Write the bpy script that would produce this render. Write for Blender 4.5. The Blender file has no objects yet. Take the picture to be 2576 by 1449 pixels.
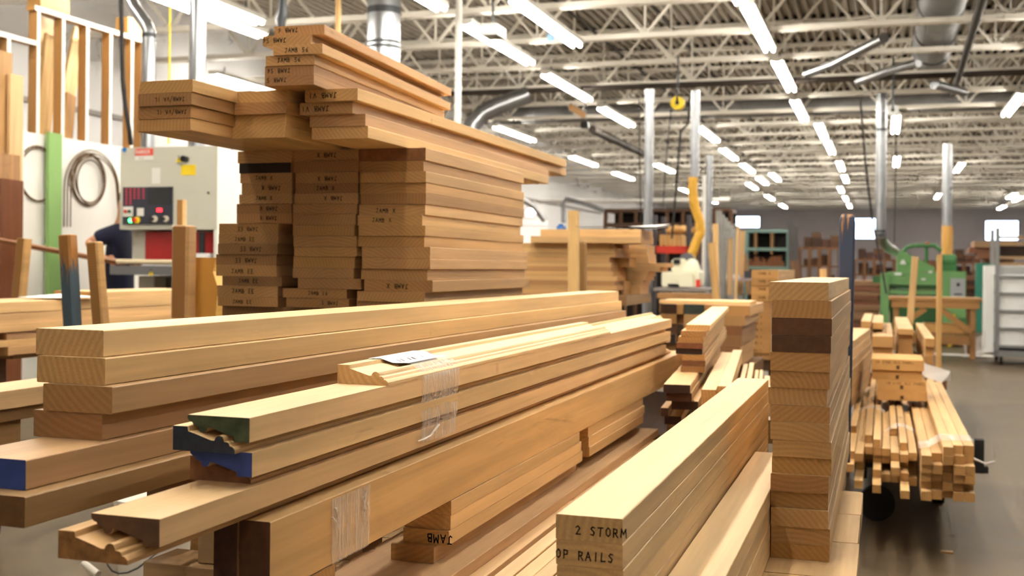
import bpy, bmesh, math, random
from mathutils import Vector, Matrix
random.seed(7)
S = bpy.context.scene
COL = S.collection
# ---------------------------------------------------------------- camera model
F, H, CX, CY, ROLL = 2900.0, 1.25, 1288.0, 667.5, 0.011
CR, SR = math.cos(ROLL), math.sin(ROLL)
A = math.atan((2222 - CX) / F)          # the building's long axis, seen from the camera
CA, SA = math.cos(A), math.sin(A)

def ray(px, py):
    a, b = px - CX, CY - py
    return (a * CR - b * SR) / F, (b * CR + a * SR) / F
def W(u, v, z):                          # building coordinates (across, along, up) to world
    return Vector((u * CA + v * SA, -u * SA + v * CA, z))
def at(px, py, Y):                       # point at depth Y -> (u, v, z)
    k, m = ray(px, py)
    x = k * Y
    return (x * CA - Y * SA, x * SA + Y * CA, H + m * Y)
def on_z(px, py, z):
    k, m = ray(px, py)
    return at(px, py, (z - H) / m)
def on_v(px, py, v):
    k, m = ray(px, py)
    return at(px, py, v / (k * SA + CA))
def on_u(px, py, u):
    k, m = ray(px, py)
    return at(px, py, u / (k * CA - SA))

def lin(c):
    return tuple(((x / 255) / 12.92 if x / 255 <= .04045 else ((x / 255 + .055) / 1.055) ** 2.4) for x in c)

# ---------------------------------------------------------------- materials
MATS = {}
def nmat(name):
    m = bpy.data.materials.new(name); m.use_nodes = True
    nt = m.node_tree
    b = nt.nodes['Principled BSDF']
    return m, nt, b
def mat(name, rgb, rough=.55, metal=0, spec=.4, noise=0, nscale=6, bump=0, emit=0, alpha=1):
    if name in MATS: return MATS[name]
    m, nt, b = nmat(name)
    c = lin(rgb) + (1,)
    b.inputs['Base Color'].default_value = c
    b.inputs['Roughness'].default_value = rough
    b.inputs['Metallic'].default_value = metal
    b.inputs['Specular IOR Level'].default_value = spec
    b.inputs['Alpha'].default_value = alpha
    if emit:
        b.inputs['Emission Color'].default_value = c
        b.inputs['Emission Strength'].default_value = emit
    if noise:
        tc = nt.nodes.new('ShaderNodeTexCoord')
        nz = nt.nodes.new('ShaderNodeTexNoise'); nz.inputs['Scale'].default_value = nscale; nz.inputs['Detail'].default_value = 5
        mr = nt.nodes.new('ShaderNodeMapRange')
        mr.inputs['From Min'].default_value = .3; mr.inputs['From Max'].default_value = .7
        mr.inputs['To Min'].default_value = 1 - noise; mr.inputs['To Max'].default_value = 1 + noise * .6
        mx = nt.nodes.new('ShaderNodeVectorMath'); mx.operation = 'SCALE'; mx.inputs[0].default_value = c[:3]
        nt.links.new(tc.outputs['Object'], nz.inputs['Vector'])
        nt.links.new(nz.outputs['Fac'], mr.inputs['Value'])
        nt.links.new(mr.outputs['Result'], mx.inputs['Scale'])
        nt.links.new(mx.outputs['Vector'], b.inputs['Base Color'])
        if bump:
            bp = nt.nodes.new('ShaderNodeBump'); bp.inputs['Strength'].default_value = bump; bp.inputs['Distance'].default_value = .01
            nt.links.new(nz.outputs['Fac'], bp.inputs['Height']); nt.links.new(bp.outputs['Normal'], b.inputs['Normal'])
    MATS[name] = m
    return m

def wood():
    m, nt, b = nmat('wood')
    N = nt.nodes.new; L = nt.links.new
    tc = N('ShaderNodeTexCoord'); oi = N('ShaderNodeObjectInfo')
    rnd = N('ShaderNodeMath'); rnd.operation = 'MULTIPLY'; rnd.inputs[1].default_value = 37.0
    L(oi.outputs['Random'], rnd.inputs[0])
    off = N('ShaderNodeCombineXYZ'); L(rnd.outputs[0], off.inputs[0]); L(rnd.outputs[0], off.inputs[1]); L(rnd.outputs[0], off.inputs[2])
    add = N('ShaderNodeVectorMath'); L(tc.outputs['Object'], add.inputs[0]); L(off.outputs[0], add.inputs[1])
    def noise(sx, sy, sz, det, dist=0):
        mp = N('ShaderNodeVectorMath'); mp.operation = 'MULTIPLY'; mp.inputs[1].default_value = (sx, sy, sz)
        L(add.outputs[0], mp.inputs[0])
        nz = N('ShaderNodeTexNoise'); nz.inputs['Scale'].default_value = 1; nz.inputs['Detail'].default_value = det
        nz.inputs['Distortion'].default_value = dist
        L(mp.outputs[0], nz.inputs['Vector']); return nz.outputs['Fac']
    def rng(s, a, b_, lo=.3, hi=.7):
        r = N('ShaderNodeMapRange'); r.inputs['From Min'].default_value = lo; r.inputs['From Max'].default_value = hi
        r.inputs['To Min'].default_value = a; r.inputs['To Max'].default_value = b_; L(s, r.inputs['Value']); return r.outputs[0]
    def mul(x, y):
        q = N('ShaderNodeMath'); q.operation = 'MULTIPLY'; L(x, q.inputs[0]); L(y, q.inputs[1]); return q.outputs[0]
    broad = rng(noise(14, .7, 22, 3, .6), .76, 1.12)
    fine = rng(noise(120, 4, 150, 3), .94, 1.05)
    patch = rng(noise(3, .8, 3, 2), .93, 1.05)
    side = mul(mul(broad, fine), patch)
    # growth rings on the sawn ends
    cen = N('ShaderNodeVectorMath'); cen.operation = 'ADD'
    sc = N('ShaderNodeVectorMath'); sc.operation = 'SCALE'
    rc = N('ShaderNodeTexWhiteNoise'); rc.noise_dimensions = '1D'; L(oi.outputs['Random'], rc.inputs['W'])
    sub = N('ShaderNodeVectorMath'); sub.operation = 'SUBTRACT'; L(rc.outputs['Color'], sub.inputs[0]); sub.inputs[1].default_value = (.5, .5, .5)
    L(sub.outputs[0], sc.inputs[0]); sc.inputs['Scale'].default_value = .75
    L(tc.outputs['Object'], cen.inputs[0]); L(sc.outputs[0], cen.inputs[1])
    flat = N('ShaderNodeVectorMath'); flat.operation = 'MULTIPLY'; flat.inputs[1].default_value = (1, 0, 1); L(cen.outputs[0], flat.inputs[0])
    wv = N('ShaderNodeTexWave'); wv.wave_type = 'RINGS'; wv.rings_direction = 'Y'
    wv.inputs['Scale'].default_value = 30; wv.inputs['Distortion'].default_value = 1.6; wv.inputs['Detail'].default_value = 3
    wv.inputs['Detail Scale'].default_value = .6
    L(flat.outputs[0], wv.inputs['Vector'])
    speck = rng(noise(420, 5, 420, 2), .90, 1.06)
    end = mul(rng(wv.outputs['Fac'], .60, .72, 0, 1), speck)
    nm = N('ShaderNodeSeparateXYZ'); L(tc.outputs['Normal'], nm.inputs[0])
    ab = N('ShaderNodeMath'); ab.operation = 'ABSOLUTE'; L(nm.outputs[1], ab.inputs[0])
    gt = N('ShaderNodeMath'); gt.operation = 'GREATER_THAN'; gt.inputs[1].default_value = .75; L(ab.outputs[0], gt.inputs[0])
    mix = N('ShaderNodeMix'); mix.data_type = 'FLOAT'
    L(gt.outputs[0], mix.inputs[0]); L(side, mix.inputs[2]); L(end, mix.inputs[3])
    fin = N('ShaderNodeVectorMath'); fin.operation = 'SCALE'
    L(oi.outputs['Color'], fin.inputs[0]); L(mix.outputs[0], fin.inputs['Scale'])
    # sawn ends drink in more light, the blue most of all
    tn = N('ShaderNodeMix'); tn.data_type = 'VECTOR'; L(gt.outputs[0], tn.inputs[0]); tn.inputs[4].default_value = (1, 1, 1); tn.inputs[5].default_value = (1.12, .94, .70)
    mm = N('ShaderNodeVectorMath'); mm.operation = 'MULTIPLY'; L(fin.outputs[0], mm.inputs[0]); L(tn.outputs[1], mm.inputs[1])
    L(mm.outputs[0], b.inputs['Base Color'])
    b.inputs['Roughness'].default_value = .52
    b.inputs['Specular IOR Level'].default_value = .45
    MATS['wood'] = m
    return m
WOOD = wood()
INK = mat('marker_ink', (28, 24, 20), .7, spec=.1)
NAVY = mat('navy_paint', (34, 40, 52), .7, noise=.35, nscale=90)
BLUE = mat('blue_paint', (44, 64, 128), .65, noise=.2, nscale=40)
GREENPAINT = mat('green_stain', (66, 74, 50), .75, noise=.6, nscale=45)

LIGHT, MID, TAN, BROWN, DARK, RED, YEL = (226, 190, 138), (212, 170, 116), (200, 152, 98), (166, 116, 72), (74, 46, 30), (150, 92, 58), (208, 158, 84)

def warm(rgb):
    """Colours were read off the photo; lift them to the bare wood's own tone."""
    r, g, b = rgb
    if r < 150: return rgb
    k = .5
    return tuple(min(246, 1.0*x) for x in (r, r*((1-k)*g/r + k*.848), r*((1-k)*b/r + k*.63)))
# ---------------------------------------------------------------- object helpers
def put(o, name, label=None, cat=None, group=None, kind=None, parent=None):
    o.name = name
    if label: o['label'] = label
    if cat: o['category'] = cat
    if group: o['group'] = group
    if kind: o['kind'] = kind
    COL.objects.link(o)
    if parent is not None: o.parent = parent
    return o
def empty(name, label, cat, loc=(0, 0, 0), rotz=None, group=None, kind=None):
    o = bpy.data.objects.new(name, None)
    o.empty_display_size = .1
    o.location = W(*loc)
    o.rotation_euler = (0, 0, -A if rotz is None else rotz)
    return put(o, name, label, cat, group, kind)
class MB:
    """Collects simple shapes into one mesh."""
    def __init__(s): s.v, s.f, s.m = [], [], []
    def add(s, vs, fs, m=0):
        n = len(s.v); s.v += [tuple(v) for v in vs]
        for f in fs: s.f.append(tuple(n + i for i in f)); s.m.append(m)
        return s
    def box(s, x0, x1, y0, y1, z0, z1, m=0, c=0):
        if c <= 0:
            return s.add([(x0,y0,z0),(x1,y0,z0),(x1,y1,z0),(x0,y1,z0),(x0,y0,z1),(x1,y0,z1),(x1,y1,z1),(x0,y1,z1)],
                  [(0,3,2,1),(4,5,6,7),(0,1,5,4),(1,2,6,5),(2,3,7,6),(3,0,4,7)], m)
        return s.prism([(x0+c,z0),(x1-c,z0),(x1,z0+c),(x1,z1-c),(x1-c,z1),(x0+c,z1),(x0,z1-c),(x0,z0+c)], y0, y1, m)
    def prism(s, prof, y0, y1, m=0, mend=None):
        n = len(prof)
        vs = [(x, y0, z) for x, z in prof] + [(x, y1, z) for x, z in prof]
        b = len(s.v); s.v += vs
        for i in range(n):
            j = (i + 1) % n
            s.f.append((b+i, b+j, b+n+j, b+n+i)); s.m.append(m)
        s.f.append(tuple(b + i for i in reversed(range(n)))); s.m.append(m if mend is None else mend)
        s.f.append(tuple(b + n + i for i in range(n))); s.m.append(m)
        return s
    def tube(s, pts, r, seg=10, m=0, cap=True):
        pts = [Vector(p) for p in pts]; rs = r if isinstance(r, (list, tuple)) else [r] * len(pts)
        b = len(s.v); up = None
        for i, p in enumerate(pts):
            d = (pts[min(i+1, len(pts)-1)] - pts[max(i-1, 0)]).normalized()
            if up is None:
                up = Vector((0,0,1)) if abs(d.z) < .9 else Vector((1,0,0))
            x = d.cross(up).normalized(); y = x.cross(d).normalized(); up = y
            for k in range(seg):
                t = 2*math.pi*k/seg
                s.v.append(tuple(p + x*math.cos(t)*rs[i] + y*math.sin(t)*rs[i]))
        for i in range(len(pts)-1):
            for k in range(seg):
                k2 = (k+1) % seg
                s.f.append((b+i*seg+k, b+i*seg+k2, b+(i+1)*seg+k2, b+(i+1)*seg+k)); s.m.append(m)
        if cap:
            s.f.append(tuple(b+k for k in reversed(range(seg)))); s.m.append(m)
            e = b + (len(pts)-1)*seg
            s.f.append(tuple(e+k for k in range(seg))); s.m.append(m)
        return s
    def bar(s, p, q, w, t, m=0):
        """A square bar from p to q, w across and t deep."""
        p, q = Vector(p), Vector(q); d = (q-p).normalized()
        x = d.cross(Vector((0,1,0)));
        if x.length < .05: x = d.cross(Vector((0,0,1)))
        x.normalize(); y = x.cross(d).normalized()
        vs = [e + x*a*w/2 + y*b_*t/2 for e in (p, q) for a, b_ in ((-1,-1),(1,-1),(1,1),(-1,1))]
        return s.add(vs, [(0,1,2,3),(7,6,5,4),(0,4,5,1),(1,5,6,2),(2,6,7,3),(3,7,4,0)], m)
    def disc(s, c, r, axis='y', h=.01, seg=24, m=0):
        c = Vector(c); d = {'x':(1,0,0),'y':(0,1,0),'z':(0,0,1)}[axis]
        return s.tube([c - Vector(d)*h/2, c + Vector(d)*h/2], r, seg, m)
    def build(s, name, mats, parent=None, smooth=False, recalc=True):
        me = bpy.data.meshes.new(name)
        me.from_pydata(s.v, [], s.f)
        for m in (mats if isinstance(mats, (list, tuple)) else [mats]): me.materials.append(m)
        me.polygons.foreach_set('material_index', s.m)
        if recalc:
            bm = bmesh.new(); bm.from_mesh(me); bmesh.ops.recalc_face_normals(bm, faces=bm.faces); bm.to_mesh(me); bm.free()
        if smooth:
            me.polygons.foreach_set('use_smooth', [True]*len(me.polygons))
            try: me.set_sharp_from_angle(angle=math.radians(40))
            except Exception: pass
        o = bpy.data.objects.new(name, me)
        if parent is not None:
            COL.objects.link(o); o.parent = parent; o.name = name
        return o
def thing(o, label, cat, loc=(0,0,0), rotz=None, group=None, kind=None, tint=None):
    """Registers a one-mesh thing built in building-aligned local axes."""
    name = o.name.split('.')[0]
    o.location = W(*loc); o.rotation_euler = (0, 0, -A if rotz is None else rotz)
    if tint: o.color = lin(warm(tint)) + (1,)
    return put(o, name, label, cat, group, kind)
def tinted(o, rgb): o.color = lin(warm(rgb)) + (1,); return o
def jit(rgb, d=7):
    k = random.uniform(-d, d)
    return tuple(max(4, min(250, c + k + random.uniform(-d/8, d/8))) for c in rgb)

# ---------------------------------------------------------------- handwriting
G = {
 'J':[[(.2,1),(1,1)],[(.65,1),(.65,.2),(.4,0),(.1,.18)]], 'A':[[(0,0),(.5,1),(1,0)],[(.2,.38),(.8,.38)]],
 'M':[[(0,0),(.1,1),(.5,.35),(.9,1),(1,0)]], 'B':[[(.05,0),(.05,1),(.65,.92),(.68,.6),(.08,.52),(.8,.42),(.8,.06),(.05,0)]],
 'X':[[(0,0),(.9,1)],[(.05,1),(.95,0)]], '2':[[(.05,.8),(.4,1),(.8,.75),(.1,.02),(.95,.05)]],
 'S':[[(.85,.9),(.4,1),(.12,.75),(.75,.35),(.5,.02),(.05,.12)]], 'T':[[(0,.98),(1,1)],[(.55,1),(.4,0)]],
 'O':[[(.5,1),(.1,.7),(.15,.2),(.5,0),(.85,.25),(.85,.75),(.5,1)]], 'R':[[(.1,0),(.1,1),(.75,.9),(.7,.55),(.12,.48)],[(.4,.48),(.9,0)]],
 'P':[[(.1,0),(.15,1),(.8,.9),(.75,.5),(.14,.45)]], 'I':[[(.45,0),(.5,1)]], 'L':[[(.2,1),(.1,0),(.9,.05)]],
 'E':[[(.9,1),(.1,1),(.1,0),(.9,0)],[(.1,.5),(.7,.52)]], 'K':[[(.1,0),(.1,1)],[(.85,1),(.12,.45),(.9,0)]],
 'V':[[(0,1),(.45,0),(.95,1)]], '/':[[(.1,-.3),(.9,1.3)]], '6':[[(.8,1),(.2,.6),(.15,.15),(.5,0),(.85,.25),(.6,.5),(.2,.4)]],
 '5':[[(.9,1),(.2,1),(.15,.55),(.7,.5),(.75,.1),(.1,.02)]], 'D':[[(.1,0),(.1,1),(.75,.8),(.8,.25),(.1,0)]],
 'N':[[(.05,0),(.1,1),(.85,0),(.9,1)]], 'G':[[(.9,.85),(.5,1),(.1,.6),(.2,.1),(.8,.1),(.8,.45),(.5,.45)]], '1':[[(.5,1),(.5,0)]],
 "'":[[(.5,.9),(.45,.1)]], '9':[[(.8,.6),(.3,.55),(.3,.95),(.75,.95),(.8,.5),(.6,0)]], '-':[[(.1,.5),(.9,.5)]], ' ':[]}
def write(mb, text, x, z, h, y, m, th=None, flip=False, wr=.62, slant=.0):
    """Marker strokes on the plane facing -y; x, z is the lower left corner of the line of text."""
    th = th or h * .15; w = h * wr; adv = w * 1.45
    tot = adv * len(text)
    for i, ch in enumerate(text):
        j1, j2 = random.uniform(-.05, .05), random.uniform(-.05, .05)
        for st in G.get(ch, []):
            P = []
            for a, b_ in st:
                X = i*adv + (a + slant*b_ + j1) * w; Z = (b_ + j2) * h
                if flip: X, Z = tot - X, h - Z
                P.append((x + X, z + Z))
            for (ax, az), (bx, bz) in zip(P, P[1:]):
                d = Vector((bx-ax, bz-az)); l = d.length
                if l < 1e-6: continue
                n = Vector((-d.y, d.x)) / l * th/2; e = d / l * th * .35
                q = [(ax-e.x+n.x, az-e.y+n.y), (ax-e.x-n.x, az-e.y-n.y), (bx+e.x-n.x, bz+e.y-n.y), (bx+e.x+n.x, bz+e.y+n.y)]
                k = len(mb.v); mb.v += [(X_, y, Z_) for X_, Z_ in q]
                mb.f.append((k, k+1, k+2, k+3)); mb.m.append(m)
    return tot

# ---------------------------------------------------------------- boards
GAP = .0004
def stain_or_shade(rgb):  # end stains, and the painted shade on the plank ends under the mouldings
    k = tuple(int(c // 6) * 6 for c in rgb)
    return mat('end_stain_or_shade_%d_%d_%d' % k, k, .75, noise=.25, nscale=60)
def board(name, label, u0, u1, v0, v1, z0, z1, tint=MID, group=None, text=None, endmat=None, cat='board', yaw=0.0, along='v', chamf=.0012):
    """One sawn board; grain along its length. text = (string, x fraction, height fraction, flipped)."""
    if u1 < u0: u0, u1 = u1, u0
    L = (v1 - v0) if along == 'v' else (u1 - u0)
    w = (u1 - u0) if along == 'v' else (v1 - v0)
    t = z1 - z0 - GAP
    if sum(tint) < 300 and endmat is None and along == 'v': endmat, tint = stain_or_shade(tint), (206, 158, 104)
    mb = MB(); mats = [WOOD, INK]
    c = min(chamf, t*.2)
    x0, x1 = -w/2 + GAP, w/2 - GAP
    prof = [(x0+c,0),(x1-c,0),(x1,c),(x1,t-c),(x1-c,t),(x0+c,t),(x0,t-c),(x0,c)]
    if endmat: mats.append(endmat)
    mb.prism(prof, 0, L, 0, 2 if endmat else None)
    if text:
        s, fx, fh, fl = text
        h = t * fh
        write(mb, s, x0 + fx*w, (t-h)/2 + random.uniform(-.08,.08)*t, h, -.0004, 1, flip=fl)
    o = mb.build(name, mats, recalc=False)
    if along == 'v':
        loc, rz = ((u0+u1)/2, v0, z0), -A + yaw
    else:
        loc, rz = (u0, (v0+v1)/2, z0), -A - math.pi/2 + yaw
    return thing(o, label, cat, loc, rz, group, tint=jit(tint, 4))
ORD = ['topmost', 'second', 'third', 'fourth', 'fifth', 'sixth', 'seventh', 'eighth', 'ninth', 'tenth', 'eleventh', 'twelfth', 'thirteenth', 'fourteenth', 'fifteenth', 'sixteenth', 'seventeenth', 'eighteenth', 'nineteenth', 'twentieth']
def column(rows, v0, L, name, look, where, group, cat='board', zbot=None, dv=.006, th=None):
    """A column of stacked boards given by the pixels of their near ends: (xl, xr, ytop, tint, text)."""
    zs = []
    for r in rows:
        u, v, z = on_v((r[0]+r[1])/2, r[2], v0); zs.append(z)
    u, v, zl = on_v((rows[-1][0]+rows[-1][1])/2, zbot, v0); zs.append(zl)
    out = []
    for i, r in enumerate(rows):
        xl, xr, yt, tint, text = r[:5]
        v = v0 + random.uniform(-dv, dv) + (r[5] if len(r) > 5 else 0)
        LL = r[6] if len(r) > 6 else L
        yy = (yt + (rows[i+1][2] if i+1 < len(rows) else zbot))/2
        u0, u1 = on_v(xl, yy, v)[0], on_v(xr, yy, v)[0]
        lk = look[i] if isinstance(look, list) else look
        lab = lk.replace('#', ORD[i]) + ' ' + where
        out.append(board(name, lab, u0, u1, v, v + LL + random.uniform(-dv, dv), zs[i+1], zs[i], tint, group, text, cat=cat))
    return out, zs
LAMP, DAY, EXPO = 22.0, 2.0, 1.54
# ================================================================ FOREGROUND LUMBER
# ---- pile with the writing: seven rails, flush, near the camera
ZR = H - .325
uL, vR, _ = on_z(1399.5, 1291, ZR); uR, vR2, _ = on_z(1566, 1306.4, ZR)
vFar = on_z(1928.8, 953.3, ZR)[1]
vN = (vR + vR2)/2
tR = .0332
DECK = .627
zt = ZR; i = 0
while zt - tR > DECK - .002:
    txt = {0: ('2 STORM', .30, .34, False), 1: ('OP RAILS', .0, .34, False)}.get(i)
    lab = ['pale rail with 2 STORM marked on its end, topmost of its pile',
           'pale rail marked OP RAILS on its end, just under the 2 STORM rail'][i] if i < 2 else \
          'pale rail without writing, %s from the top of the pile marked 2 STORM' % ORD[i]
    zb = zt - tR if zt - 2*tR > DECK - .002 else DECK + .0005
    dx = .0015 if i == 2 else random.uniform(-.0006, .0006)
    o = board('wooden_rail', lab, uL + dx, uR + dx, vN + random.uniform(0, .002), vFar + random.uniform(-.003, .003), zb, zt, (228, 194, 142), 'rails in the pile marked 2 STORM', txt)
    zt = zb; i += 1
# ---- lower pile on its right
ZL = H - .477
u2 = on_z(1929, 1250, ZL)[0]
zt = ZL; i = 0; tt = (ZL - DECK)/4
while i < 4:
    board('wooden_rail', 'long pale board in the low pile beside the 2 STORM rails, ' + ['topmost', 'second down', 'third down', 'lowest'][i],
          uR + .003, u2 + random.uniform(-.001, .001), 1.25, 3.05, zt - tt + (.0005 if i == 3 else 0), zt, (226, 190, 136), 'boards in the low pile')
    zt -= tt; i += 1
# ---- free-standing stack of short blocks, end grain to the camera
rows = [(1058,1332,108,(224,192,142)),(1072,1345,192,(206,156,98)),(1072,1347,272,(96,60,38)),(1072,1343,352,(88,54,34)),(1065,1340,428,(206,154,98)),(1065,1337,515,(204,150,92)),
 (1055,1325,592,(216,176,124)),(1065,1338,672,(200,150,94)),(1065,1337,748,(212,172,118)),(1075,1345,832,(208,166,110)),(1072,1345,908,(210,160,88)),(1066,1332,985,(190,136,80)),
 (1067,1330,1065,(192,146,88)),(1067,1330,1142,(212,172,120)),(1068,1338,1226,(214,172,120)),(1067,1335,1306,(210,156,84))]
cv = lambda x, y: (1350 + x/1.8129, 650 + y/1.8129)
vS = on_z(2085, 1415, DECK)[1]
vSf = on_u(2136, 740, on_v(2085, 740, vS)[0])[1]
rr = []
for a, b_, t_, tint in rows:
    (xa, y), (xb, _) = cv(a, t_), cv(b_, t_)
    rr.append((xa, xb, y, tint, None))
zb_px = 677 + (1.25 - DECK)*2900/(vS/((2010-CX)/F*SA+CA)) 
look = ['pale board with slanting end grain, # of the tall narrow stack', 'honey board, # in', 'dark stained board end, # in', 'dark stained board end, # in'] + ['plain board end, # from top in'] * 12
look = [l if i else 'pale thick board with slanting end grain, topmost of' for i, l in enumerate(look)]
S_boards, S_zs = column(rr, vS, vSf - vS, 'lumber_board', look, 'the narrow stack before the blue post', 'narrow stack of board ends', zbot=zb_px - 1)
# ---- the cart deck they stand on: rough planks running across
DU1 = on_z(2172, 1237, DECK)[0]; DV1 = on_z(2140, 1235, DECK)[1]
cart = empty('lumber_cart', 'rough plank deck of the low lumber cart under the front piles', 'cart', (0, 0, 0))
DT = .048
nv = 6; v0 = DV1 - nv*.32
for i in range(nv):
    a, b_ = v0 + i*.32, v0 + (i+1)*.32 - .004
    mb = MB(); r = .018
    x0, x1 = -1.34 + random.uniform(-.01,.01), DU1 + random.uniform(-.004,.004)
    if i == nv-1:
        prof = [(a, x0), (b_, x0), (b_, x1-r), (b_-r*.3, x1-r*.3), (b_-r, x1), (a, x1)]
    else: prof = [(a, x0), (b_, x0), (b_, x1), (a, x1)]
    n = len(prof)
    mb.add([(x, y, DECK-DT) for y, x in prof] + [(x, y, DECK) for y, x in prof], [tuple(range(n)), tuple(range(2*n-1, n-1, -1))] + [(k, (k+1)%n, n+(k+1)%n, n+k) for k in range(n)])
    o = mb.build('deck_plank', WOOD, cart); tinted(o, jit((204, 164, 112), 5))
    # grain along the plank: keep its own axes turned
mb = MB()
for u in (-1.2, -.65, -.16): mb.box(u-.04, u+.04, v0+.05, DV1+(.95 if u > -.3 else .0), DECK-DT-.1, DECK-DT-.001)
o = mb.build('frame_rail', WOOD, cart); tinted(o, (150, 108, 70))
STEEL = mat('dark_steel', (70, 72, 74), .5, .7)
RUB = mat('black_rubber', (34, 32, 31), .8)
for u in (-1.15, -.2):
    for v in (v0+.3, DV1-.25):
        mb = MB(); mb.disc((u, v, .11), .11, 'x', .05, 24, 0); mb.box(u-.04, u-.03, v-.04, v+.04, .1, DECK-DT-.1, 1); mb.box(u+.03, u+.04, v-.04, v+.04, .1, DECK-DT-.1, 1); mb.box(u-.05,u+.05,v-.06,v+.06,.46,DECK-DT-.1,1)
        mb.build('caster', [RUB, STEEL], cart)
# ---- blue painted stake behind the narrow stack
def stake(name, label, p, q, w, t, mats, parts=None, tint=TAN, group=None, cat='post', top=0.0):
    """p, q: (u, v, z) foot and head; a square post, slightly rounded at the head."""
    pu, qu = Vector(p), Vector(q); d = qu - pu
    mb = MB(); L = d.length; c = min(w, t)*.14
    w2, t2 = w/2, t/2
    def ring(z, k, s=1.0): return [((-w2+c)*s,-t2*s,z),((w2-c)*s,-t2*s,z),(w2*s,(-t2+c)*s,z),(w2*s,(t2-c)*s,z),((w2-c)*s,t2*s,z),((-w2+c)*s,t2*s,z),(-w2*s,(t2-c)*s,z),(-w2*s,(-t2+c)*s,z)]
    vs = []
    zs = [0, L*.25, L*.5, L*.75, L-top-.001, L-top*.4, L]; ss = [1,1,1,1,1,.9 if top else 1,.68 if top else .98]
    for z, s_ in zip(zs, ss): vs += ring(z, 0, s_)
    fs = [tuple(range(7,-1,-1)), tuple(range(len(zs)*8-8, len(zs)*8))]
    for k in range(len(zs)-1):
        for j in range(8): fs.append((k*8+j, k*8+(j+1)%8, k*8+8+(j+1)%8, k*8+8+j))
    mb.add(vs, fs)
    o = mb.build(name, mats)
    thing(o, label, cat, p, group=group, tint=tint)
    o.rotation_mode = 'QUATERNION'
    dw = (W(*q) - W(*p)).normalized()
    base = Matrix.Rotation(-A, 4, 'Z').to_quaternion()
    o.rotation_quaternion = Vector((0,0,1)).rotation_difference(dw) @ base
    return o
def worn(name, wood_rgb, paint_rgb, lo, hi, seed=0):
    """Paint worn through to bare wood, most of it gone between lo and hi along the post (object z)."""
    m, nt, b = nmat(name); N = nt.nodes.new; L = nt.links.new
    tc = N('ShaderNodeTexCoord'); mp = N('ShaderNodeVectorMath'); mp.operation = 'MULTIPLY'; mp.inputs[1].default_value = (90, 90, 9)
    L(tc.outputs['Object'], mp.inputs[0])
    nz = N('ShaderNodeTexNoise'); nz.inputs['Scale'].default_value = 1; nz.inputs['Detail'].default_value = 6; L(mp.outputs[0], nz.inputs['Vector'])
    sx = N('ShaderNodeSeparateXYZ'); L(tc.outputs['Object'], sx.inputs[0])
    mr = N('ShaderNodeMapRange'); mr.inputs['From Min'].default_value = lo; mr.inputs['From Max'].default_value = hi; mr.inputs['To Min'].default_value = -.22; mr.inputs['To Max'].default_value = .35
    L(sx.outputs[2], mr.inputs['Value'])
    ad = N('ShaderNodeMath'); L(nz.outputs['Fac'], ad.inputs[0]); L(mr.outputs[0], ad.inputs[1])
    rp = N('ShaderNodeMapRange'); rp.inputs['From Min'].default_value = .52; rp.inputs['From Max'].default_value = .6; L(ad.outputs[0], rp.inputs['Value'])
    mx = N('ShaderNodeMix'); mx.data_type = 'RGBA'; mx.inputs[6].default_value = lin(paint_rgb)+(1,); mx.inputs[7].default_value = lin(wood_rgb)+(1,)
    L(rp.outputs[0], mx.inputs[0]); L(mx.outputs[2], b.inputs['Base Color']); b.inputs['Roughness'].default_value = .5
    return m
Yp = 4.02
pt = at(2132, 539, Yp); pb = at(2118, 1161, Yp - .02)
stake('wooden_post', 'worn dark blue painted wooden post rising behind the narrow stack', pb, pt, .054, .045, worn('worn_blue', (176, 128, 80), (56, 66, 90), .70, 1.04), top=.03, tint=TAN)

# ---------------------------------------------------------------- mouldings pile
CW, CT = .0964, .0332
PRO = [(0,0),(0,1),(.235,1),(.25,.80),(.29,.78),(.62,.49),(.67,.49),(.69,.60),(.72,.68),(.76,.70),(.80,.66),(.82,.56),(.83,.46),(.87,.46),(.90,.42),(.92,.30),(.955,.28),(.98,.22),(1,.16),(1,0)]
def casing(name, label, uL_, zb, v0, v1, tint, up=True, endmat=None, group='casing mouldings in the wrapped pile', w=CW, t=CT):
    mb = MB()
    P = [((x-.5)*w, z*t) for x, z in PRO]
    if not up: P = [(-x, t - z) for x, z in P]
    mb.prism(P, 0, v1 - v0, 0, 1 if endmat else None)
    o = mb.build(name, [WOOD] + ([endmat] if endmat else []))
    return thing(o, label, 'moulding', (uL_ + w/2, v0, zb + GAP), group=group, tint=jit(tint, 3))
hP = .21; PH = 1.43*CT
zP = H - hP
uPr, vP1, _ = on_z(628, 1052.6, zP); vPf = on_z(1698, 803.2, zP)[1]
uP = uPr - CW                       # left edge of the flat-side-up mouldings
uQ = uP - .155*CW                   # nested partners sit a little to the left
endgreen = GREENPAINT
MOL = (232, 198, 144)
casing('casing_moulding', 'pale wood moulding with green stained end, flat side up, under the label', uP, zP - CT, vP1, vPf, (230, 194, 146), False, endgreen)
casing('casing_moulding', 'moulding with navy painted end, nested under the green-ended one', uQ, zP - PH, vP1 - .012, vPf - .05, MOL, True, NAVY)
casing('casing_moulding', 'moulding with bright blue painted end, flat side up', uP + .002, zP - PH - CT, vP1 + .004, vPf - .03, MOL, False, BLUE)
casing('casing_moulding', 'moulding with plain brown end, nested below the blue-ended one', uQ + .0, zP - 2*PH, vP1 + .03, vPf + .06, (214, 160, 104), True, stain_or_shade((120, 82, 50)))
v5 = on_z(426.5, 1309.7, zP - 2*PH)[1]
casing('casing_moulding', 'flat-side-up moulding reaching out nearest the camera, fifth in the wrapped pile', uP, zP - 2*PH - CT, v5, vPf - .12, (222, 182, 134), False, stain_or_shade((98, 66, 42)))
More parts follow.
